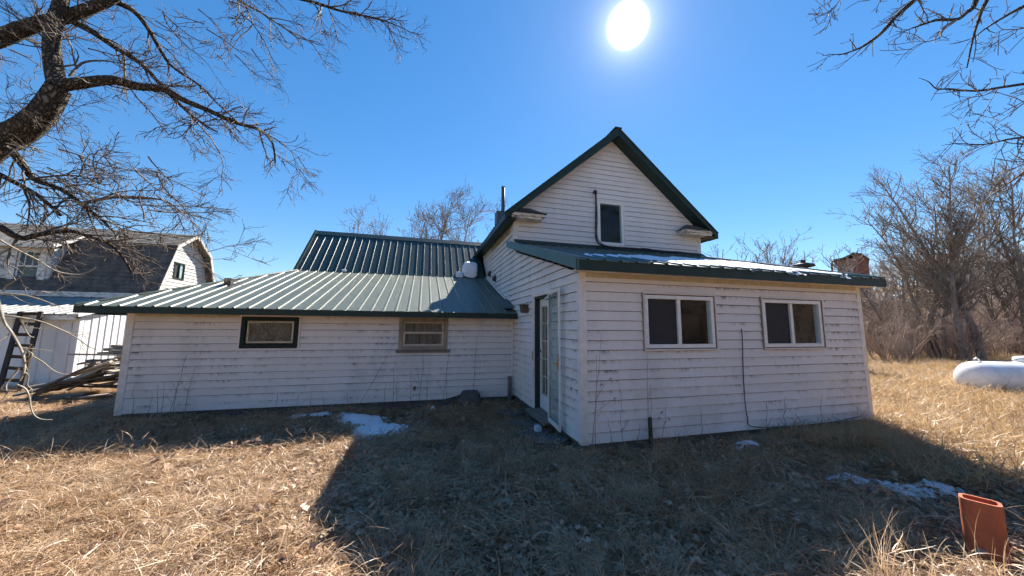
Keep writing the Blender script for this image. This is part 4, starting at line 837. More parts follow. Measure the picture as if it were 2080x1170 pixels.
# ------------------------------------------------------------------ tree machinery
def tubes_mesh(branches):
    """branches: list of (pts[n,3], rad[n]); returns verts, faces(list of quads array)"""
    groups = {}
    for p, r in branches:
        n = 7 if r[0] > .06 else (5 if r[0] > .018 else 3); groups.setdefault((len(p), n), []).append((p, r))
    V, F = [], []; base = 0
    for (k, n), L in groups.items():
        P = np.array([a for a, _ in L]); R = np.array([b for _, b in L]); B = len(L)
        T = np.empty_like(P); T[:, 1:-1] = P[:, 2:] - P[:, :-2]; T[:, 0] = P[:, 1] - P[:, 0]; T[:, -1] = P[:, -1] - P[:, -2]
        T /= np.linalg.norm(T, axis=-1, keepdims=True) + 1e-9
        m = T.mean(1); ref = np.where(np.abs(m[:, 2:3]) < .8, np.array([[0, 0, 1.]]), np.array([[1., 0, 0]]))[:, None, :]
        A = np.cross(T, np.broadcast_to(ref, T.shape)); A /= np.linalg.norm(A, axis=-1, keepdims=True) + 1e-9; Bv = np.cross(T, A)
        th = np.arange(n) * 2 * math.pi / n
        ring = P[:, :, None, :] + R[:, :, None, None] * (np.cos(th)[None, None, :, None] * A[:, :, None, :] + np.sin(th)[None, None, :, None] * Bv[:, :, None, :])
        V.append(ring.reshape(-1, 3)); idx = base + np.arange(B * k * n).reshape(B, k, n); nx = np.roll(idx, -1, 2)
        F.append(np.stack([idx[:, :-1], nx[:, :-1], nx[:, 1:], idx[:, 1:]], -1).reshape(-1, 4)); base += B * k * n
    return np.vstack(V), np.vstack(F)
def fast_mesh(name, V, F, mat, smooth=True):
    me = bpy.data.meshes.new(name); nf, k = F.shape
    me.vertices.add(len(V)); me.vertices.foreach_set('co', np.ascontiguousarray(V, dtype=np.float32).ravel())
    me.loops.add(nf * k); me.loops.foreach_set('vertex_index', np.ascontiguousarray(F, dtype=np.int32).ravel())
    me.polygons.add(nf); me.polygons.foreach_set('loop_start', np.arange(0, nf * k, k, dtype=np.int32))
    if smooth: me.polygons.foreach_set('use_smooth', np.ones(nf, dtype=bool))
    me.update(calc_edges=True); me.materials.append(MT[mat] if isinstance(mat, str) else mat); return me
def sprout(rng, start, d, L, r0, r1, n, wob, trop):
    pts = [np.array(start, float)]; d = unit(d); trop = np.array(trop, float)
    for k in range(n): d = unit(d + rng.normal(0, wob, 3) + trop / n); pts.append(pts[-1] + d * L / n)
    return np.array(pts), r0 + (r1 - r0) * np.linspace(0, 1, n + 1) ** .8
def grow(rng, out, pts, rad, lvl, P):
    out.append((pts, rad, lvl))
    if lvl >= len(P): return
    c = P[lvl]; seg = np.linalg.norm(np.diff(pts, axis=0), axis=1); L = seg.sum(); cum = np.concatenate([[0], np.cumsum(seg)])
    n = rng.poisson(c['dens'] * L)
    for i in range(n):
        t = rng.uniform(c.get('t0', .12), 1.0) * L; k = min(np.searchsorted(cum, t) - 1, len(seg) - 1); k = max(k, 0); f = (t - cum[k]) / (seg[k] + 1e-9)
        p = pts[k] + (pts[k + 1] - pts[k]) * f; r = rad[k] + (rad[k + 1] - rad[k]) * f; tan = unit(pts[k + 1] - pts[k])
        per = unit(np.cross(tan, rng.normal(0, 1, 3))); a = math.radians(rng.normal(c['ang'], c.get('asd', 12)))
        d = math.cos(a) * tan + math.sin(a) * per
        if 'flat' in c: d = d + np.array(c['flat'])
        ln = c['len'] * rng.uniform(.45, 1.25) * (1 - c.get('taper', .45) * t / L); r0 = min(r * .75, c['r']) * rng.uniform(.7, 1.1)
        q, qr = sprout(rng, p, d, ln, r0, max(r0 * .35, c.get('rmin', .0016)), c.get('n', 5), c.get('wob', .16), c.get('trop', (0, 0, 0)))
        grow(rng, out, q, qr, lvl + 1, P)
def tree_obj(name, br, base, label, cat, group=None, mats=('bark', 'twig'), split=.03, names=('trunk', 'crown'), local=False):
    root = empty(name, base, label, cat, group); b0 = np.zeros(3) if local else np.array(base)
    big = [(p - b0, r) for p, r, l in br if r[0] >= split]; sml = [(p - b0, r) for p, r, l in br if r[0] < split]
    for nm, bb, mt in ((names[0], big, mats[0]), (names[1], sml, mats[1])):
        if not bb: continue
        V, F = tubes_mesh(bb); me = fast_mesh(nm, V, F, mt); o = bpy.data.objects.new(nm, me); link(o, root, base)
    return root
def copy_tree(root, loc, rz, s, label, group):
    r = root.copy(); COL.objects.link(r); r.location = loc; r.rotation_euler = (0, 0, rz); r.scale = (s, s, s); r['label'] = label; r['group'] = group; WO[r.name] = Vector(loc)
    for ch in root.children: c = ch.copy(); COL.objects.link(c); c.parent = r
    return r
def smooth_path(P, per=4):
    P = np.array(P, float); q = []
    for i in range(len(P) - 1):
        p0, p1, p2, p3 = P[max(i - 1, 0)], P[i], P[i + 1], P[min(i + 2, len(P) - 1)]
        for f in np.arange(per) / per: q.append(.5 * ((2 * p1) + (p2 - p0) * f + (2 * p0 - 5 * p1 + 4 * p2 - p3) * f * f + (3 * p1 - p0 - 3 * p2 + p3) * f ** 3))
    q.append(P[-1]); return np.array(q)
def limb(px, D0, D1, r0, r1, off=(0, 0), sc_=1.0):
    n = len(px); P = [at_d(off[0] + x / sc_, off[1] + y / sc_, D0 + (D1 - D0) * k / (n - 1)) for k, (x, y) in enumerate(px)]
    P = smooth_path(P); return P, r0 + (r1 - r0) * np.linspace(0, 1, len(P)) ** .8

# ------------------------------------------------------------------ big bare tree at left
rng = np.random.default_rng(5)
Z1 = dict(off=(0, 0), sc_=2.4186); Z4 = dict(off=(0, 380), sc_=4.0); Z6 = dict(off=(0, 620), sc_=4.877)
FINE = [dict(dens=8.0, len=.66, r=.015, ang=48, asd=16, wob=.17, trop=(0, 0, -.10), n=6, t0=.10, rmin=.0048), dict(dens=12, len=.34, r=.0058, ang=42, wob=.18, trop=(0, 0, -.18), n=5, rmin=.0028), dict(dens=11, len=.16, r=.0034, ang=40, wob=.2, n=3, rmin=.0021)]
br = []
left_limbs = [
    ([(-700, 1500), (-420, 1010), (-160, 790), (0, 690), (110, 640), (210, 550), (285, 430)], 3.75, 3.9, .205, .105, Z1, 0),
    ([(285, 430), (262, 330), (252, 220), (262, 120), (290, 40), (310, -80), (300, -250)], 3.9, 4.2, .088, .06, Z1, 1),
    ([(285, 425), (430, 405), (560, 395), (680, 425), (800, 437), (900, 490), (1020, 540), (1150, 600), (1280, 640), (1340, 710), (1352, 800)], 3.9, 4.7, .070, .010, Z1, 1),
    ([(-420, 1010), (-300, 420), (-120, 240), (0, 190), (150, 130), (300, 90), (420, 50), (545, -5), (700, -120)], 3.75, 4.4, .115, .05, Z1, 1),
    ([(335, 95), (450, 155), (560, 230), (700, 320), (790, 420), (900, 530), (1000, 610), (1070, 650)], 4.2, 4.9, .045, .012, Z1, 1),
    ([(545, 0), (650, 50), (720, 130), (790, 250), (850, 330), (980, 420), (1080, 520), (1170, 600)], 4.4, 5.1, .040, .008, Z1, 1),
    ([(1080, -90), (1170, 0), (1280, 60), (1400, 140), (1500, 190), (1570, 225)], 4.6, 5.2, .022, .004, Z1, 1),
    ([(700, -120), (1080, -90), (1500, 0), (1680, 55), (1850, 90), (1960, 130), (2040, 170)], 4.4, 5.4, .034, .003, Z1, 1),
    ([(1200, 20), (1240, 120), (1180, 180), (1130, 250)], 4.7, 4.8, .012, .003, Z1, 1),
    ([(340, 375), (400, 310), (500, 297), (620, 315), (700, 345)], 3.95, 4.2, .018, .006, Z1, 1),
    ([(900, 530), (1020, 660), (1060, 720), (1095, 800), (1085, 880)], 4.8, 4.9, .014, .004, Z1, 1),
    ([(1280, 640), (1380, 700), (1440, 760), (1460, 860)], 4.6, 4.8, .010, .003, Z1, 1),
    ([(920, 540), (940, 600), (900, 660), (860, 680)], 4.7, 4.6, .012, .005, Z1, 1),
    ([(0, 720), (60, 750), (110, 810), (170, 880), (300, 930), (400, 1000), (500, 1080), (560, 1140)], 3.7, 4.1, .052, .010, Z1, 1),
    ([(-80, 830), (0, 860), (100, 910), (200, 970), (300, 1060)], 3.6, 3.9, .035, .016, Z1, 1),
    ([(90, 885), (250, 865), (390, 865), (520, 915)], 3.8, 4.1, .018, .006, Z1, 1),
    ([(400, 1000), (560, 970), (700, 970), (820, 990), (900, 1045), (1040, 1080)], 4.0, 4.6, .022, .004, Z1, 1),
    ([(390, 865), (440, 760), (520, 775), (640, 830)], 4.0, 4.3, .009, .003, Z1, 1),
    ([(-60, 280), (160, 412), (300, 390), (540, 357), (700, 392), (900, 470), (1010, 590), (1072, 705)], 3.5, 3.9, .036, .010, Z4, 1),
    ([(900, 470), (1060, 480), (1200, 470), (1400, 500), (1560, 555), (1680, 640)], 3.9, 4.5, .014, .003, Z4, 1),
    ([(940, 440), (960, 380), (1030, 330), (1150, 310), (1300, 330)], 3.9, 4.2, .012, .004, Z4, 1),
    ([(1560, 555), (1750, 510), (1900, 470), (2060, 480)], 4.4, 4.8, .007, .002, Z4, 1),
    ([(640, 130), (760, 110), (900, 85), (1150, 95), (1330, 105), (1430, 185), (1560, 220), (1720, 270)], 4.0, 4.7, .018, .004, Z4, 1),
    ([(0, 430), (120, 500), (300, 590), (450, 680), (600, 710), (700, 700), (780, 650)], 2.9, 3.1, .009, .004, Z4, 2),
    ([(-40, 865), (100, 868), (200, 880), (300, 905), (400, 940), (520, 985)], 2.8, 3.0, .009, .004, Z4, 2),
    ([(270, 880), (340, 850), (420, 865), (480, 830), (530, 800)], 2.9, 2.9, .008, .003, Z4, 2),
    ([(30, 850), (50, 800), (100, 775), (150, 740)], 2.8, 2.8, .008, .004, Z4, 2),
    ([(-60, -160), (0, 40), (40, 170), (110, 270), (170, 370), (215, 460), (240, 560), (235, 660), (190, 750)], 2.5, 2.45, .012, .007, Z6, 2),
    ([(240, 580), (315, 505), (300, 465), (210, 425)], 2.46, 2.5, .007, .005, Z6, 2),
    ([(220, 420), (360, 437), (520, 455)], 2.5, 2.6, .006, .002, Z6, 2),
    ([(190, 620), (110, 720), (60, 790), (70, 880)], 2.46, 2.4, .008, .004, Z6, 2),
    ([(235, 660), (280, 700), (270, 790), (320, 835)], 2.46, 2.5, .006, .003, Z6, 2),
    ([(170, 790), (250, 830), (290, 910), (305, 1010), (340, 1090), (410, 1130), (520, 1135)], 2.45, 2.4, .008, .003, Z6, 2),
    ([(330, 510), (420, 560), (520, 640), (600, 675), (690, 688)], 2.46, 2.6, .006, .002, Z6, 2),
    ([(40, 100), (220, 125), (380, 155), (520, 205), (680, 280), (800, 350), (880, 410), (960, 440)], 2.6, 3.0, .009, .003, Z6, 2),
    ([(205, 130), (240, 220), (290, 300), (340, 320)], 2.65, 2.7, .006, .003, Z6, 2),
    ([(640, 255), (760, 290), (860, 285), (960, 255)], 2.85, 3.0, .004, .0015, Z6, 2),
    ([(110, 270), (60, 310), (-30, 380)], 2.5, 2.4, .007, .004, Z6, 2),
]
pale = []
for (px, D0, D1, r0, r1, Zk, kind) in left_limbs:
    p, r = limb(px, D0, D1, r0, r1, **Zk)
    if kind == 0:
        nz_ = rng.normal(0, .012, r.shape); r = r * (1 + nz_); br.append((p, r, 0))
        for k in range(26): q, qr = sprout(rng, p[rng.integers(8, len(p))], rng.normal(0, 1, 3), rng.uniform(.2, .7), .007, .002, 6, .22, (0, 0, -.25)); grow(rng, br, q, qr, 1, FINE)
    elif kind == 1: grow(rng, br, p, r, 0, FINE)
    else: grow(rng, pale, p, r, 1, [None, dict(dens=4, len=.16, r=.004, ang=50, wob=.25, trop=(0, 0, -.1), n=4, rmin=.0014), dict(dens=5, len=.06, r=.002, ang=45, n=3, wob=.2, rmin=.0012)])
# trunk down to the ground, out of frame at left
t0 = br[0][0][0]; base_l = (float(t0[0] - .35), float(t0[1] - .1), gz(t0[0], t0[1]) - .1)
tp = smooth_path([base_l, (t0[0] - .25, t0[1] - .06, .9), (t0[0] - .1, t0[1], t0[2] - .35), tuple(t0)]); br.append((tp, np.linspace(.40, .21, len(tp)), 0))
for k in range(26): # drooping sprays over the shed
    q, qr = sprout(rng, at_d(rng.uniform(-10, 330), rng.uniform(300, 470), rng.uniform(3.7, 4.4)), (rng.normal(.6, .5), rng.normal(0, .5), rng.normal(0, .35)), rng.uniform(.5, 1.0), .010, .004, 7, .2, (.1, 0, -.2)); grow(rng, br, q, qr, 1, FINE)
for k in range(30): # extra drooping twig sprays in the upper corner
    q, qr = sprout(rng, at_d(rng.uniform(-20, 560), rng.uniform(-60, 120), rng.uniform(4.0, 5.0)), (rng.normal(.5, .6), rng.normal(0, .6), -.3), rng.uniform(.4, .9), .010, .002, 7, .18, (.1, 0, -.3)); grow(rng, br, q, qr, 1, FINE)
tl = tree_obj('bare_tree', br, base_l, 'large bare tree with thick crooked limbs reaching in from the left', 'tree')
V, F = tubes_mesh([(p - np.array(base_l), r) for p, r, l in pale]); o = bpy.data.objects.new('hanging_twigs', fast_mesh('hanging_twigs', V, F, 'twig_pale')); link(o, tl, base_l)

# ------------------------------------------------------------------ bare branches reaching in at upper right
br = []; Z7 = dict(off=(1640, 0), sc_=2.436); rng = np.random.default_rng(9)
FR = [dict(dens=5.0, len=.55, r=.012, ang=42, asd=14, wob=.13, trop=(0, 0, .05), n=6, rmin=.005), dict(dens=7.0, len=.26, r=.0070, ang=42, wob=.15, trop=(0, 0, .1), n=4, rmin=.0042), dict(dens=5, len=.10, r=.0045, ang=42, n=3, rmin=.0032)]
HUB = [(1500, -300)]
for (px, D0, D1, r0, r1) in (
    ([(900, -420), (700, -160), (530, 0), (440, 80), (370, 160), (290, 220), (240, 245), (170, 268), (100, 268)], 5.6, 5.0, .055, .003),
    ([(900, -300), (835, 0), (790, 60), (740, 95), (640, 100), (560, 125), (490, 150), (410, 185)], 5.5, 5.2, .045, .003),
    ([(740, 95), (670, 140), (650, 190), (550, 220), (480, 270), (435, 330)], 5.3, 5.1, .015, .003),
    ([(1100, -350), (890, 0), (850, 90), (820, 190), (790, 335)], 5.6, 5.2, .040, .007),
    ([(1500, -260), (1250, -60), (1072, 30), (980, 80), (870, 150), (790, 220)], 5.8, 5.4, .05, .004),
    ([(1500, 330), (1250, 390), (1072, 415), (940, 435), (830, 450), (700, 440), (640, 440), (600, 405), (550, 385)], 5.6, 5.2, .032, .003),
    ([(940, 435), (880, 470), (790, 490), (740, 545), (680, 575)], 5.3, 5.1, .010, .003),
    ([(940, 440), (900, 510), (860, 580)], 5.3, 5.2, .008, .003),
    ([(1500, 620), (1250, 670), (1072, 680), (990, 690), (870, 715), (740, 710), (665, 720)], 5.6, 5.2, .030, .003),
    ([(1300, 380), (1072, 510), (1000, 570), (920, 620)], 5.5, 5.3, .016, .003),
    ([(980, 700), (960, 750), (1000, 830)], 5.3, 5.2, .008, .003),
    ([(250, -150), (160, 0), (120, 50), (80, 78)], 5.3, 5.2, .010, .003),
    ([(440, -120), (330, -10), (250, 10), (180, 52)], 5.3, 5.2, .012, .003),
    ([(1250, 700), (1072, 850), (960, 930), (880, 990)], 5.6, 5.5, .025, .006),
    ([(1300, 60), (1072, 140), (960, 150), (920, 190)], 5.7, 5.5, .018, .003)):
    p, r = limb(px, D0, D1, r0, r1, **Z7); grow(rng, br, p, r, 0, FR)
# stems joining the limbs to a trunk that stands out of frame
hub = at_d(1640 + 1900 / 2.436, -120, 6.2); base_r = (float(hub[0] + .4), float(hub[1] - .2), gz(hub[0], hub[1]) - .1)
tp = smooth_path([base_r, (hub[0] + .2, hub[1] - .1, 2.2), tuple(hub), tuple(hub + [-.3, .2, 2.5])]); br.append((tp, np.linspace(.30, .10, len(tp)), 0))
for p, r, l in [b for b in br if b[2] == 0 and b[1][0] > .024 and b[0] is not tp]:
    s = tp[min(len(tp) - 1, max(3, int(np.argmin(np.abs(tp[:, 2] - p[0][2]))) - 1))]; q = smooth_path([s, (s + p[0]) / 2 + [0, 0, .15], p[0]]); br.append((q, np.linspace(max(.06, r[0]), r[0], len(q)), 0))
tree_obj('bare_tree', br, base_r, 'bare tree whose branch ends hang into the upper right sky', 'tree')

# ------------------------------------------------------------------ background trees
def wild_tree(seed, H, trunk_r, lean=(0, 0), forks=2, dens=1.0, spread=1.0, up=.6, px_=.044):
    rng = np.random.default_rng(seed); out = []
    k_ = px_ / 0.044                                  # twigs are a little stouter on the farther trees
    P = [dict(dens=2.6 * dens, len=.34 * H * spread, r=trunk_r * .27, ang=46, asd=13, wob=.10, trop=(0, 0, up), n=7, t0=.16, taper=.6, rmin=.014),
         dict(dens=2.6 * dens, len=.15 * H * spread, r=.024 * k_, ang=42, wob=.14, trop=(0, 0, up * .7), n=5, rmin=.010 * k_),
         dict(dens=3.4 * dens, len=.075 * H, r=.013 * k_, ang=40, wob=.16, trop=(0, 0, up * .5), n=4, rmin=.008 * k_),
         dict(dens=3.0 * dens, len=.038 * H, r=.009 * k_, ang=38, wob=.12, n=2, rmin=.006 * k_)]
    for k in range(forks):
        a = rng.uniform(0, 6.28) + k * 2.5; d = (lean[0] + .16 * math.cos(a) * (forks > 1), lean[1] + .16 * math.sin(a) * (forks > 1), 1)
        p, r = sprout(rng, (.12 * math.cos(a) * (forks > 1), .12 * math.sin(a) * (forks > 1), -.2), d, H * rng.uniform(.85, 1.0), trunk_r * rng.uniform(.8, 1), .018, 12, .07, (0, 0, .25)); grow(rng, out, p, r, 0, P)
    return out
def bg_tree(name, seed, px, D, top_px, label, group, tr=.16, **kw):
    g = at_d(px, 700, D); z = gz(g[0], g[1]); topz = at_d(px, top_px, D)[2]; H = (topz - z) * 1.08
    return tree_obj(name, wild_tree(seed, H, tr, px_=.03 + .001 * D, **kw), (float(g[0]), float(g[1]), z), label, 'tree', group, ('far_bark', 'brush' if kw.get('forks', 2) > 3 else 'far_bark'), split=.045, local=True)
# right side: two tall trunks and company
bg_tree('bare_tree', 31, 1992, 14.5, 270, 'tallest straight bare tree behind the propane tank', 'trees at the right edge', .16, forks=1, spread=.78, up=.9, dens=1.25, lean=(.0, 0))
bg_tree('bare_tree', 32, 1955, 14.5, 300, 'bare tree leaning left beside the tallest trunk behind the tank', 'trees at the right edge', .16, forks=1, spread=.78, up=.9, dens=1.25, lean=(-.07, .07))
bg_tree('bare_tree', 33, 1905, 16, 400, 'bushy bare tree left of the leaning trunk', 'trees at the right edge', .14, forks=3, dens=1.15)
bg_tree('bare_tree', 34, 1845, 17.5, 455, 'lower bare tree in front of the brick house at the thicket edge', 'trees at the right edge', .11, forks=3, dens=1.15)
bg_tree('bare_tree', 35, 2070, 17, 370, 'dense bare tree at the right picture edge behind the tank', 'trees at the right edge', .14, forks=3, dens=1.15)
t35 = bg_tree('bare_tree', 36, 2150, 16, 330, 'bare tree just past the right picture edge', 'trees at the right edge', .17, forks=2)
# behind the wing
bg_tree('bare_tree', 48, 838, 24, 372, 'tall forked bare tree rising behind the steep wing roof', 'trees behind the wing', .22, forks=1, dens=1.0, spread=.95, up=.5, lean=(-.02, 0))
bg_tree('bare_tree', 42, 852, 25, 435, 'small crooked bare tree left of the tall forked one', 'trees behind the wing', .14, forks=1, dens=1.15)
bg_tree('bare_tree', 43, 800, 26, 425, 'low spreading bare tree behind the middle of the wing roof', 'trees behind the wing', .17, forks=2, dens=.8, up=.35)
bg_tree('bare_tree', 44, 955, 26, 430, 'thin bare tree between the forked tree and the main roof', 'trees behind the wing', .12, forks=3, dens=.85)
bg_tree('bare_tree', 46, 720, 28, 445, 'faint bare treetop at the left end of the wing ridge', 'trees behind the wing', .10, forks=2, dens=.8)
# behind the porch roof
for k, (px, D, tp_, lb) in enumerate(((1462, 22, 508, 'low bare treetop nearest the main house over the porch roof'), (1545, 21, 506, 'bare treetop left of the chimney cap with clustered buds'), (1580, 20, 496, 'highest bare treetop over the porch roof'), (1612, 23, 515, 'bare treetop just left of the chimney cap'), (1672, 22, 520, 'bare treetop between chimney cap and brick house'), (1700, 24, 508, 'thin bare treetop right in front of the brick house'), (1512, 25, 522, 'faint low bare treetop over the snowy porch roof'))):
    bg_tree('bare_tree', 50 + k, px, D, tp_, lb, 'trees behind the porch', .09, forks=3, dens=.8)
# thicket: one brushy mass of stems and twigs along the foot of the slope, plus added rows behind the camera
def shrub(seed, H, n):
    rng = np.random.default_rng(seed); out = []
    P = [dict(dens=2.4, len=.32 * H, r=.014, ang=42, wob=.13, trop=(0, 0, .25), n=5, rmin=.006), dict(dens=3.4, len=.13 * H, r=.008, ang=45, wob=.16, n=4, rmin=.005), dict(dens=3.0, len=.07 * H, r=.006, ang=42, n=2, rmin=.004)]
    for k in range(n):
        a = rng.uniform(0, 6.28); t = rng.uniform(.05, .45); p, r = sprout(rng, (.3 * math.cos(a), .3 * math.sin(a), -.05), (t * math.cos(a), t * math.sin(a), 1), H * rng.uniform(.6, 1), .030, .008, 7, .07, (.1 * math.cos(a), .1 * math.sin(a), 0)); grow(rng, out, p, r, 0, P)
    return out
SRC = {}
def source(name, V, F, mat):
    me = fast_mesh(name, V, F, mat, smooth=False); o = bpy.data.objects.new(name, me); SRC[name] = o; return o
def scatter(name, srcs, pos, rot, scl, idx, label, cat, extra=None):
    """one object whose geometry nodes instance the source meshes on its own points"""
    me = bpy.data.meshes.new(name); me.vertices.add(len(pos)); me.vertices.foreach_set('co', np.ascontiguousarray(pos, dtype=np.float32).ravel())
    a = me.attributes.new('rot', 'FLOAT_VECTOR', 'POINT'); a.data.foreach_set('vector', np.ascontiguousarray(rot, dtype=np.float32).ravel())
    a = me.attributes.new('scl', 'FLOAT', 'POINT'); a.data.foreach_set('value', np.ascontiguousarray(scl, dtype=np.float32))
    a = me.attributes.new('idx', 'INT', 'POINT'); a.data.foreach_set('value', np.ascontiguousarray(idx, dtype=np.int32))
    me.update(); o = bpy.data.objects.new(name, me); link(o); tag(o, label, cat, kind='stuff')
    for s in srcs: me.materials.append(s.data.materials[0])
    g = bpy.data.node_groups.new(name, 'GeometryNodeTree'); g.interface.new_socket('Geometry', in_out='INPUT', socket_type='NodeSocketGeometry'); g.interface.new_socket('Geometry', in_out='OUTPUT', socket_type='NodeSocketGeometry')
    N = g.nodes; Lk = g.links; gi = N.new('NodeGroupInput'); go = N.new('NodeGroupOutput'); ip = N.new('GeometryNodeInstanceOnPoints'); g2i = N.new('GeometryNodeGeometryToInstance')
    for s in reversed(srcs): oi = N.new('GeometryNodeObjectInfo'); oi.inputs['Object'].default_value = s; Lk.new(oi.outputs['Geometry'], g2i.inputs[0])
    def na(nm, t): q = N.new('GeometryNodeInputNamedAttribute'); q.data_type = t; q.inputs[0].default_value = nm; return q.outputs[0]
    Lk.new(gi.outputs[0], ip.inputs['Points']); Lk.new(g2i.outputs[0], ip.inputs['Instance']); ip.inputs['Pick Instance'].default_value = True
    Lk.new(na('idx', 'INT'), ip.inputs['Instance Index'])
    e2r = N.new('FunctionNodeEulerToRotation'); Lk.new(na('rot', 'FLOAT_VECTOR'), e2r.inputs[0]); Lk.new(e2r.outputs[0], ip.inputs['Rotation'])
    Lk.new(na('scl', 'FLOAT'), ip.inputs['Scale']); Lk.new(ip.outputs[0], go.inputs[0])
    md = o.modifiers.new('scatter', 'NODES'); md.node_group = g; return o
shr = []
for k in range(5):
    V, F = tubes_mesh([(p, r) for p, r, l in shrub(60 + k, 3.2, 12)]); shr.append(source('brush_source', V, F, 'brush' if k % 2 else 'brush_red'))
rng = np.random.default_rng(77); pos = []; scl = []
def brush_row(n, px0, px1, D0, D1, s0, s1):
    for k in range(n):
        px = rng.uniform(px0, px1); D = rng.uniform(D0, D1); g = at_d(px, 700, D); pos.append((g[0], g[1], gz(g[0], g[1]) - .05)); scl.append(rng.uniform(s0, s1))
brush_row(54, 1775, 2250, 14.5, 20, .55, 1.05); brush_row(60, 1740, 2250, 20, 28, 1.0, 1.6); brush_row(70, 1560, 2250, 27, 44, 1.1, 2.0)
brush_row(40, 1440, 1760, 22, 30, .8, 1.1)
for k in range(60): x, y = rng.uniform(-10, 26), rng.uniform(-11, -7.5); pos.append((x, y, gz(x, y) - .05)); scl.append(rng.uniform(.8, 1.3))  # unseen brush added behind the camera to darken the window reflections
for k in range(75): x, y = rng.uniform(-14, 34), rng.uniform(-19, -11); pos.append((x, y, gz(x, y) - .05)); scl.append(rng.uniform(1.5, 2.6))  # taller row out of view, added for what the panes mirror
pos = np.array(pos); n = len(pos)
scatter('thicket', shr, pos, np.stack([np.zeros(n), np.zeros(n), rng.uniform(0, 6.28, n)], -1), scl, rng.integers(0, len(shr), n), 'tangled brown thicket of bare brush at the foot of the wooded slope, and unseen brush added behind the viewer', 'brush')
# snow left on the wooded slope
for k, (px, py, D, wx, lb) in enumerate(((1785, 605, 30, 2.6, 'small snow patch glimpsed through the thicket on the slope'), (2045, 600, 30, 2.4, 'snow patch on the slope at the right picture edge'), (1812, 698, 22, 2.0, 'thin line of snow behind the thicket stems'))):
    d = ray(px, py); t = np.linspace(8, 90, 4000); Q = CAM + d * t[:, None]; hit = np.argmax(Q[:, 2] < gh(Q[:, 0], Q[:, 1]))
    c = Q[hit] if hit > 0 else at_d(px, py, D)
    pl = [(c[0] + wx * math.cos(a) * .6 - wx * .5 * math.sin(a), c[1] + wx * .6 * math.sin(a) + wx * .2 * math.cos(a)) for a in np.linspace(0, 6.28, 10)[:-1]]
    tag(blob(pl, lambda X, Y: gh(X, Y) + .05, .10, 40 + k, .16, .4).build('slope_snow', 'snow', smooth=True), lb, 'snow', kind='stuff')
# brick house on the slope
D = 36.0; bx = at_d(1742, 600, D); bh = empty('brick_house', (float(bx[0]), float(bx[1]), gz(bx[0], bx[1])), 'red brick house with chimney pots half hidden by trees on the slope', 'house')
rx = CR.copy(); rx[2] = 0; rx = unit(rx); fy = ray(1742, 600) * [1, 1, 0]; fy = unit(fy)
def bp(u, v, z): return bx * [1, 1, 0] + rx * u + fy * v + [0, 0, z]
def pz(py): return at_d(1742, py, D)[2]
def pu(px): return (px - 1742) / FPX * D
zb_ = gz(bx[0], bx[1]) - .5
def prism(name, mat, prof, v0, v1): MB().extr([bp(u, v0, z) for u, z in prof], fy * (v1 - v0)).build(name, mat, bh)
wx0, wx1, wz0, wz1 = pu(1722), pu(1740), pz(566), pz(541)
prism('wall', 'brick', [(pu(1707), zb_), (wx0, zb_), (wx0, pz(527)), (pu(1707), pz(529))], 0, 4); prism('wall', 'brick', [(wx1, zb_), (pu(1773), zb_), (pu(1772), pz(526)), (pu(1760), pz(517)), (pu(1744), pz(515)), (wx1, pz(522))], 0, 4)
prism('wall', 'brick', [(wx0, zb_), (wx1, zb_), (wx1, wz0), (wx0, wz0)], .01, 4); prism('wall', 'brick', [(wx0, wz1), (wx1, wz1), (wx1, pz(522)), (wx0, pz(527))], .01, 4)
prism('window_pane', 'white_plastic', [(wx0, wz0), (wx1, wz0), (wx1, wz1), (wx0, wz1)], .2, .25)
prism('roof', 'shingle', [(pu(1700), pz(529)), (pu(1719), pz(526)), (pu(1733), pz(520)), (pu(1743), pz(514)), (pu(1743), pz(511)), (pu(1732), pz(517)), (pu(1718), pz(523)), (pu(1700), pz(526))], -.3, 4.2)
prism('roof', 'shingle', [(pu(1743), pz(514)), (pu(1760), pz(516)), (pu(1774), pz(526)), (pu(1775), pz(524)), (pu(1761), pz(513)), (pu(1743), pz(511))], -.3, 4.2)
for u in (1740.5, 1744.5): a = bp(pu(u), .5, pz(513)); MB().tube([a, a + [0, 0, .22]], .05, 8).build('chimney_pot', 'black', bh)
MB().tube([bp(pu(1703), -.2, pz(529)), bp(pu(1698), -.2, pz(531)), bp(pu(1696), -.2, pz(536)), bp(pu(1696), -.2, zb_)], .09, 8).build('downpipe', 'brick', bh)
for k, (u0, u1, p0, p1) in enumerate(((1709, 1721, 560, 552), (1745, 1770, 556, 548), (1742, 1771, 538, 531))): prism('brick_band', 'stone', [(pu(u0), pz(p0)), (pu(u1), pz(p0)), (pu(u1), pz(p0 - 1.2)), (pu(u0), pz(p0 - 1.2))], -.03, .0)
# trees behind the camera that the panes mirror
bt = tree_obj('bare_tree', wild_tree(91, 11, .2, forks=2, dens=.8), (2.0, -9.0, gz(2, -9)), 'bare tree standing behind the viewer, mirrored in the window panes', 'tree', 'trees mirrored in the panes', ('far_bark', 'far_bark'), .045, local=True)
for k, (x, y) in enumerate(((7.5, -11), (12, -8), (-4, -12), (5, -16), (16, -14))): copy_tree(bt, (x, y, gz(x, y)), 1.3 * k + .7, .8 + .12 * k, 'bare tree standing behind the viewer, mirrored in the window panes', 'trees mirrored in the panes')

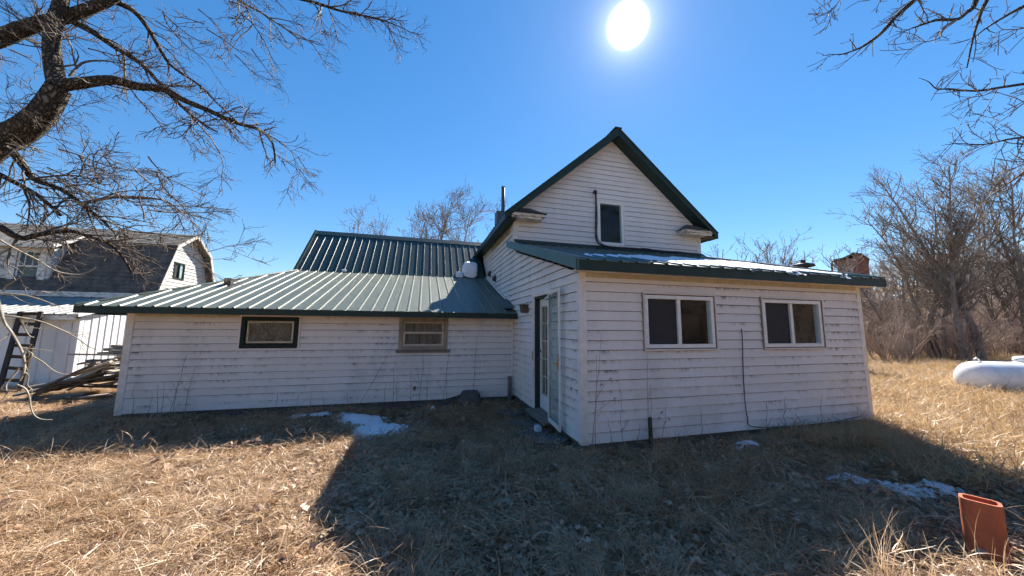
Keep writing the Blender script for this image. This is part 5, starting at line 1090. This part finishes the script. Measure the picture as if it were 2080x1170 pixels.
# ------------------------------------------------------------------ dead weeds along the walls
rng = np.random.default_rng(15)
def weed(base, tip, label, group, r=.005, side=4, sl=.35, cluster=False):
    base = np.array(base, float); tip = np.array(tip, float); out = []; L = np.linalg.norm(tip - base)
    n = 6; p = base + np.outer(np.linspace(0, 1, n + 1), tip - base) + np.vstack([np.zeros(3), rng.normal(0, .008, (n, 3))]); out.append((p, np.linspace(r, r * .4, n + 1), 0))
    for k in range(side):
        t = rng.uniform(.25, .85); s = base + (tip - base) * t; q, qr = sprout(rng, s, (rng.normal(0, .6), rng.normal(0, .25), .8), L * sl * rng.uniform(.4, 1) * (1.1 - t), r * .6, r * .3, 4, .08, (0, 0, .1)); out.append((q, qr, 1))
        if cluster:
            for j in range(5): q2, qr2 = sprout(rng, q[-1], rng.normal(0, 1, 3), .03, .002, .002, 2, .1, (0, 0, 0)); out.append((q2, qr2 * 1.6, 2))
    b0 = tuple(base); V, F = tubes_mesh([(a - base, b) for a, b, l in out]); o = bpy.data.objects.new('dead_weed', fast_mesh('dead_weed', V, F, 'weed')); link(o, None, b0); tag(o, label, 'weed', group)
def weed_px(px0, py0, px1, py1, Y, **k):
    a = at_y(px0, py0, Y); a[2] = gz(a[0], Y) - .02; b = at_y(px1, py1, Y); weed(a, b, k.pop('label', 'thin bare weed stem standing against the white wing wall'), k.pop('group', 'weed stems along the wing wall'), **k)
for (x0, x1, y1) in ((345, 377, 722), (352, 364, 770), (372, 395, 748), (322, 320, 780), (332, 333, 775), (270, 273, 785), (797, 801, 736), (806, 807, 762), (834, 834, 750), (849, 863, 700), (896, 915, 700), (905, 907, 748), (960, 968, 683), (866, 868, 768), (780, 782, 780), (560, 565, 792), (600, 606, 800), (628, 632, 803), (660, 656, 806), (300, 310, 800), (706, 705, 800)):
    weed_px(x0, 835, x1, y1, 7.30 + rng.uniform(-.15, .15), side=int(rng.integers(1, 5)), r=.005)
weed_px(722, 835, 800, 700, 7.35, side=0, r=.0045, label='long thin stem slanting across the wing wall', group='slanting stem')
for (x0, x1, y1, cl) in ((1316, 1313, 715, 0), (1322, 1322, 780, 0), (1262, 1260, 788, 0), (1345, 1353, 818, 1), (1425, 1424, 828, 0), (1594, 1594, 803, 0), (1670, 1668, 800, 0), (1200, 1222, 680, 1), (1208, 1212, 720, 0), (1245, 1235, 850, 0), (1556, 1558, 815, 0), (1290, 1300, 860, 0)):
    weed_px(x0, 900, x1, y1, YP - .14 + rng.uniform(-.08, .05), side=int(rng.integers(1, 4)), r=.0045, cluster=cl, label='thin bare weed stem standing against the porch wall', group='weed stems along the porch wall')
for (x0, y0, x1, y1) in ((1005, 1000, 1035, 880), (1040, 930, 1047, 790), (1085, 990, 1115, 860), (985, 960, 1020, 870), (1090, 910, 1096, 860), (1060, 920, 1090, 850), (1110, 970, 1130, 870)):
    a = at_d(x0, y0, 1.7 / ((y0 - 663) / FPX)); b = at_d(x1, y1, np.dot(a - CAM, CF) * 1.02); a[2] = gz(a[0], a[1]) - .02; weed(a, b, 'tall dry grass stalk in the shaded yard before the door', 'dry stalks before the door', r=.004, side=3, sl=.3)

# ------------------------------------------------------------------ grass and leaf litter
def blades(seed, n, rad, L0, L1, wd, curl, up, segs=4, flat=False):
    r = np.random.default_rng(seed); V = []; F = []
    for b in range(n):
        a = r.uniform(0, 6.28); q = rad * math.sqrt(r.random()); p = np.array([q * math.cos(a), q * math.sin(a), 0.]); h = r.uniform(0, 6.28); L = r.uniform(L0, L1)
        e = up * r.uniform(.5, 1.15); d = np.array([math.cos(h) * math.cos(e), math.sin(h) * math.cos(e), math.sin(e)]); w0 = wd * r.uniform(.6, 1.3); s = unit(np.array([-math.sin(h), math.cos(h), r.normal(0, .5)])); k = len(V); cv = curl * r.uniform(.3, 1.7)
        tw = r.normal(0, .25)
        for j in range(segs + 1):
            w_ = w0 * (1 - .85 * (j / segs) ** 1.5) / 2; V += [p - s * w_, p + s * w_]
            if j < segs:
                hd = unit(np.array([d[0], d[1], 0]) + 1e-6); d = unit(d + np.array([hd[0] * cv * .35, hd[1] * cv * .35, -cv]) / segs * 1.4 + np.array([-hd[1], hd[0], 0]) * tw / segs); p = p + d * L / segs
                if p[2] < .006: p[2] = .006 + .004 * r.random(); d[2] = abs(d[2]) * .2
        F += [(k + 2 * j, k + 2 * j + 1, k + 2 * j + 3, k + 2 * j + 2) for j in range(segs)]
    return np.array(V), np.array(F)
def leaves(seed, n, rad):
    r = np.random.default_rng(seed); V = []; F = []
    for b in range(n):
        a = r.uniform(0, 6.28); q = rad * math.sqrt(r.random()); c = np.array([q * math.cos(a), q * math.sin(a), .012 + .03 * r.random()]); s = r.uniform(.018, .042); e1 = unit(r.normal(0, 1, 3) * [1, 1, .35]); e2 = unit(np.cross(e1, r.normal(0, .45, 3) + [0, 0, 1])); nn = np.cross(e1, e2); cu = r.uniform(-.5, .7); k = len(V)
        for (u, v, h) in ((-1, -.15, .3), (-1, .15, .3), (-.25, -.75, .5), (-.25, .75, .5), (.5, -.5, .35), (.5, .5, .35), (1.1, -.05, .6), (1.1, .05, .6), (-.25, 0, 0), (.5, 0, 0)): V.append(c + s * (u * e1 + v * e2 + cu * h * nn))
        F += [(k, k + 8, k + 2, k + 2), (k, k + 1, k + 3, k + 8), (k + 2, k + 8, k + 9, k + 4), (k + 8, k + 3, k + 5, k + 9), (k + 4, k + 9, k + 7, k + 6), (k + 9, k + 5, k + 7, k + 7)]
    F = np.array([f for f in F if len(set(f)) == 4]); return np.array(V), F
curl = [source('grass_source', *blades(200 + k, 210, .36, .07, .20, .0050, 1.5, 1.05, 5), 'grass') for k in range(5)]
tuft = [source('grass_source', *blades(220 + k, 60, .10, .18, .42, .0046, 1.7, 1.35, 5), 'grass') for k in range(3)]
matg = [source('grass_source', *blades(240 + k, 190, .42, .08, .26, .0056, 1.1, .6, 5), 'grass_mat') for k in range(5)]
field = [source('grass_source', *blades(260 + k, 420, .48, .16, .40, .0085, .9, 1.2, 4), 'grass_field') for k in range(4)]
lv = [source('leaf_source', *leaves(280 + k, 85, .40), 'leaf') for k in range(5)]
rng = np.random.default_rng(123)
def clump_noise(x, y, f=1.0, s=0): return (np.sin(f * 2.3 * x + 1.3 * f * y + s) + np.sin(f * 1.7 * y - 2.9 * f * x + 2 * s) + np.sin(f * 4.1 * x + 3.3 * f * y + 3 * s) * .7 + np.sin(5.7 * f * y - 3.9 * f * x + s) * .6) / 3.3
def in_frame(x, y, m=60):
    P = np.stack([x, y, gh(x, y)], -1) - CAM; d = P @ CF; u = 1040 + FPX * (P @ CR) / np.maximum(d, .05); v = 585 - FPX * (P @ CU) / np.maximum(d, .05)
    return (d > .3) & (u > -m * 4) & (u < 2080 + m * 4) & (v < 1170 + m * 5)
def free(x, y):
    h = ((x > XWL - .02) & (x < XL + .1) & (y > YG - .02) & (y < 16)) | ((x > XL - .03) & (x < XR + .03) & (y > YP - .03) & (y < 16)) | ((x > XLE) & (x < SX + .05) & (y > SY0 - .05))
    for (sx, sy) in ((1.80, 5.85), (1.78, 5.25), (1.86, 4.70), (1.75, 6.5)): h = h | (((x - sx) / .33) ** 2 + ((y - sy) / .25) ** 2 < 1)
    h = h | (((x - 4.05) / .34) ** 2 + ((y - 1.66) / .30) ** 2 < 1)
    return ~h
SNP = [(-.75, 6.0, .42, .42), (-1.0, 6.7, .45, .35), (5.0, 2.68, .50, .22)]
def insnow(x, y):
    h = np.zeros(x.shape, bool)
    for (a, b, c, d) in SNP: h |= ((x - a) / c) ** 2 + ((y - b) / d) ** 2 < 1
    return h
def spots(n, x0, x1, y0, y1, dens):
    x = rng.uniform(x0, x1, n); y = rng.uniform(y0, y1, n); k = in_frame(x, y) & free(x, y) & (rng.random(n) < dens(x, y)); x, y = x[k], y[k]; return np.stack([x, y, gh(x, y) - .004], -1)
def put(name, srcs, P, s0, s1, label, cat, tilt=.12):
    n = len(P); scatter(name, srcs, P, np.stack([rng.normal(0, tilt, n), rng.normal(0, tilt, n), rng.uniform(0, 6.28, n)], -1), rng.uniform(s0, s1, n), rng.integers(0, len(srcs), n), label, cat)
def sunny(x, y):        # openly growing grass at the left, thin leaf-covered turf near the house
    t = np.clip((-.75 - x) / .5, 0, 1) * np.clip((5.7 - y) / .6, 0, 1); return t
put('dry_grass', curl, spots(4300, -9, 0.4, .6, 6.0, lambda x, y: np.clip(.08 + .92 * sunny(x, y), 0, 1) * np.clip(.75 + .5 * clump_noise(x, y, 1.2), .15, 1)), .7, 1.35, 'short curled straw-coloured grass in the open yard at left', 'grass')
put('matted_grass', matg, spots(5200, -9, 9, .6, 7.6, lambda x, y: np.where(insnow(x, y), .09, np.clip(.62 + .6 * clump_noise(x, y, 1.1, 2), .12, 1)) * (1 - .5 * sunny(x, y))), .6, 1.25, 'flattened brown dead grass in the shade of the house', 'grass')
def tuftd(x, y):
    c = np.zeros(x.shape)
    for (a, b, r, k) in ((.75, 4.3, .45, 1), (1.2, 4.9, .35, .9), (.4, 3.7, .4, .6), (2.9, 2.0, .9, .55), (1.5, 2.0, .8, .4), (3.0, 3.1, .5, .7), (3.8, 3.6, .4, .8), (5.0, 3.8, .5, .7), (6.6, 3.7, .9, 1), (-3.7, 6.2, .9, .9), (-4.6, 6.0, .9, .8), (2.6, 3.7, .6, .5), (3.6, 1.4, .3, .8), (4.7, 1.7, .4, .7), (1.0, 6.3, .6, .6), (1.7, 7.0, .5, .7), (.2, 5.2, .5, .5), (2.0, 3.2, .7, .5), (-.1, 2.4, .6, .5), (4.4, 2.3, .5, .6), (-2.5, 6.6, .6, .5), (7.4, 3.9, .4, 1)): c = np.maximum(c, k * np.exp(-((x - a) ** 2 + (y - b) ** 2) / r ** 2))
    c = np.maximum(c, .45 * np.exp(-((y - 7.3) / .22) ** 2) * (x > -5.2) * (x < 2.0)); c = np.maximum(c, .55 * np.exp(-((y - 3.95) / .22) ** 2) * (x > 2.0) * (x < 7.8))
    return np.where(insnow(x, y), 0, c * .8 + .035)
put('tall_grass', tuft, spots(6500, -9, 9, .8, 7.5, tuftd), .5, 1.0, 'taller dry grass tufts scattered through the shaded yard', 'grass', .2)
put('leaf_litter', lv, spots(2900, -9, 8, .6, 7.6, lambda x, y: np.where(insnow(x, y), .06, np.clip(.5 - .7 * clump_noise(x, y, 1.0, 4), .06, 1)) * (1 - .75 * sunny(x, y))), .7, 1.25, 'scattered dead brown leaves on the shaded ground', 'leaves')
def fieldd(x, y): return np.clip((x - (4.6 + .55 * (4.4 - y))) / .8, 0, 1) * np.clip(.8 + .4 * clump_noise(x, y, .6), .2, 1)
put('field_grass', field, np.vstack([spots(2600, 4.8, 17, -1, 12, fieldd), spots(2600, 10, 34, -4, 22, lambda x, y: (np.hypot(x, y) > 12) * .9)]), .7, 1.35, 'tan dry field grass right of the porch', 'grass')
put('yard_edge_grass', curl + matg, spots(2600, -14, -5, 6.2, 12, lambda x, y: np.clip(.7 + .4 * clump_noise(x, y), .1, 1)), .7, 1.4, 'dry grass and leaves between the shed and the house', 'grass')

stk = [source('grass_source', *blades(300 + k, 16, .10, .40, .68, .0065, .35, 1.35, 6), 'grass') for k in range(2)]
P = np.array([(2.80, 1.55), (2.95, 1.60), (3.10, 1.52), (3.05, 1.70), (3.62, 1.45), (4.5, 1.50), (2.9, 1.42)]); put('grass_stalks', stk, np.column_stack([P, gh(P[:, 0], P[:, 1])]), .7, .95, 'bright tall dry grass stalks in the foreground by the clay flue tile', 'grass', .15)

loop = [source('grass_source', *blades(320 + k, 46, .36, .12, .28, .0062, 2.6, 1.35, 7), 'grass') for k in range(4)]
put('curled_grass', loop, spots(3600, -9, 8, .6, 7.4, lambda x, y: np.where(insnow(x, y), .05, np.clip(.10 + .9 * sunny(x, y) + .25 * clump_noise(x, y, 1.6, 6), .05, 1))), .7, 1.3, 'bleached curled grass stems standing above the turf', 'grass', .2)

shag = [source('grass_source', *blades(340 + k, 140, .20, .22, .52, .0052, 1.5, 1.2, 6), 'grass_mat') for k in range(4)]
put('shaggy_grass', shag, spots(1500, -9, 9, .8, 7.55, lambda x, y: np.where(insnow(x, y), 0, np.clip(tuftd(x, y) * 1.0 + .10 * (1 - sunny(x, y)) * (clump_noise(x, y, 1.4, 9) > .1), 0, 1))), .55, 1.05, 'long shaggy drooping dead grass clumps before the house', 'grass', .22)
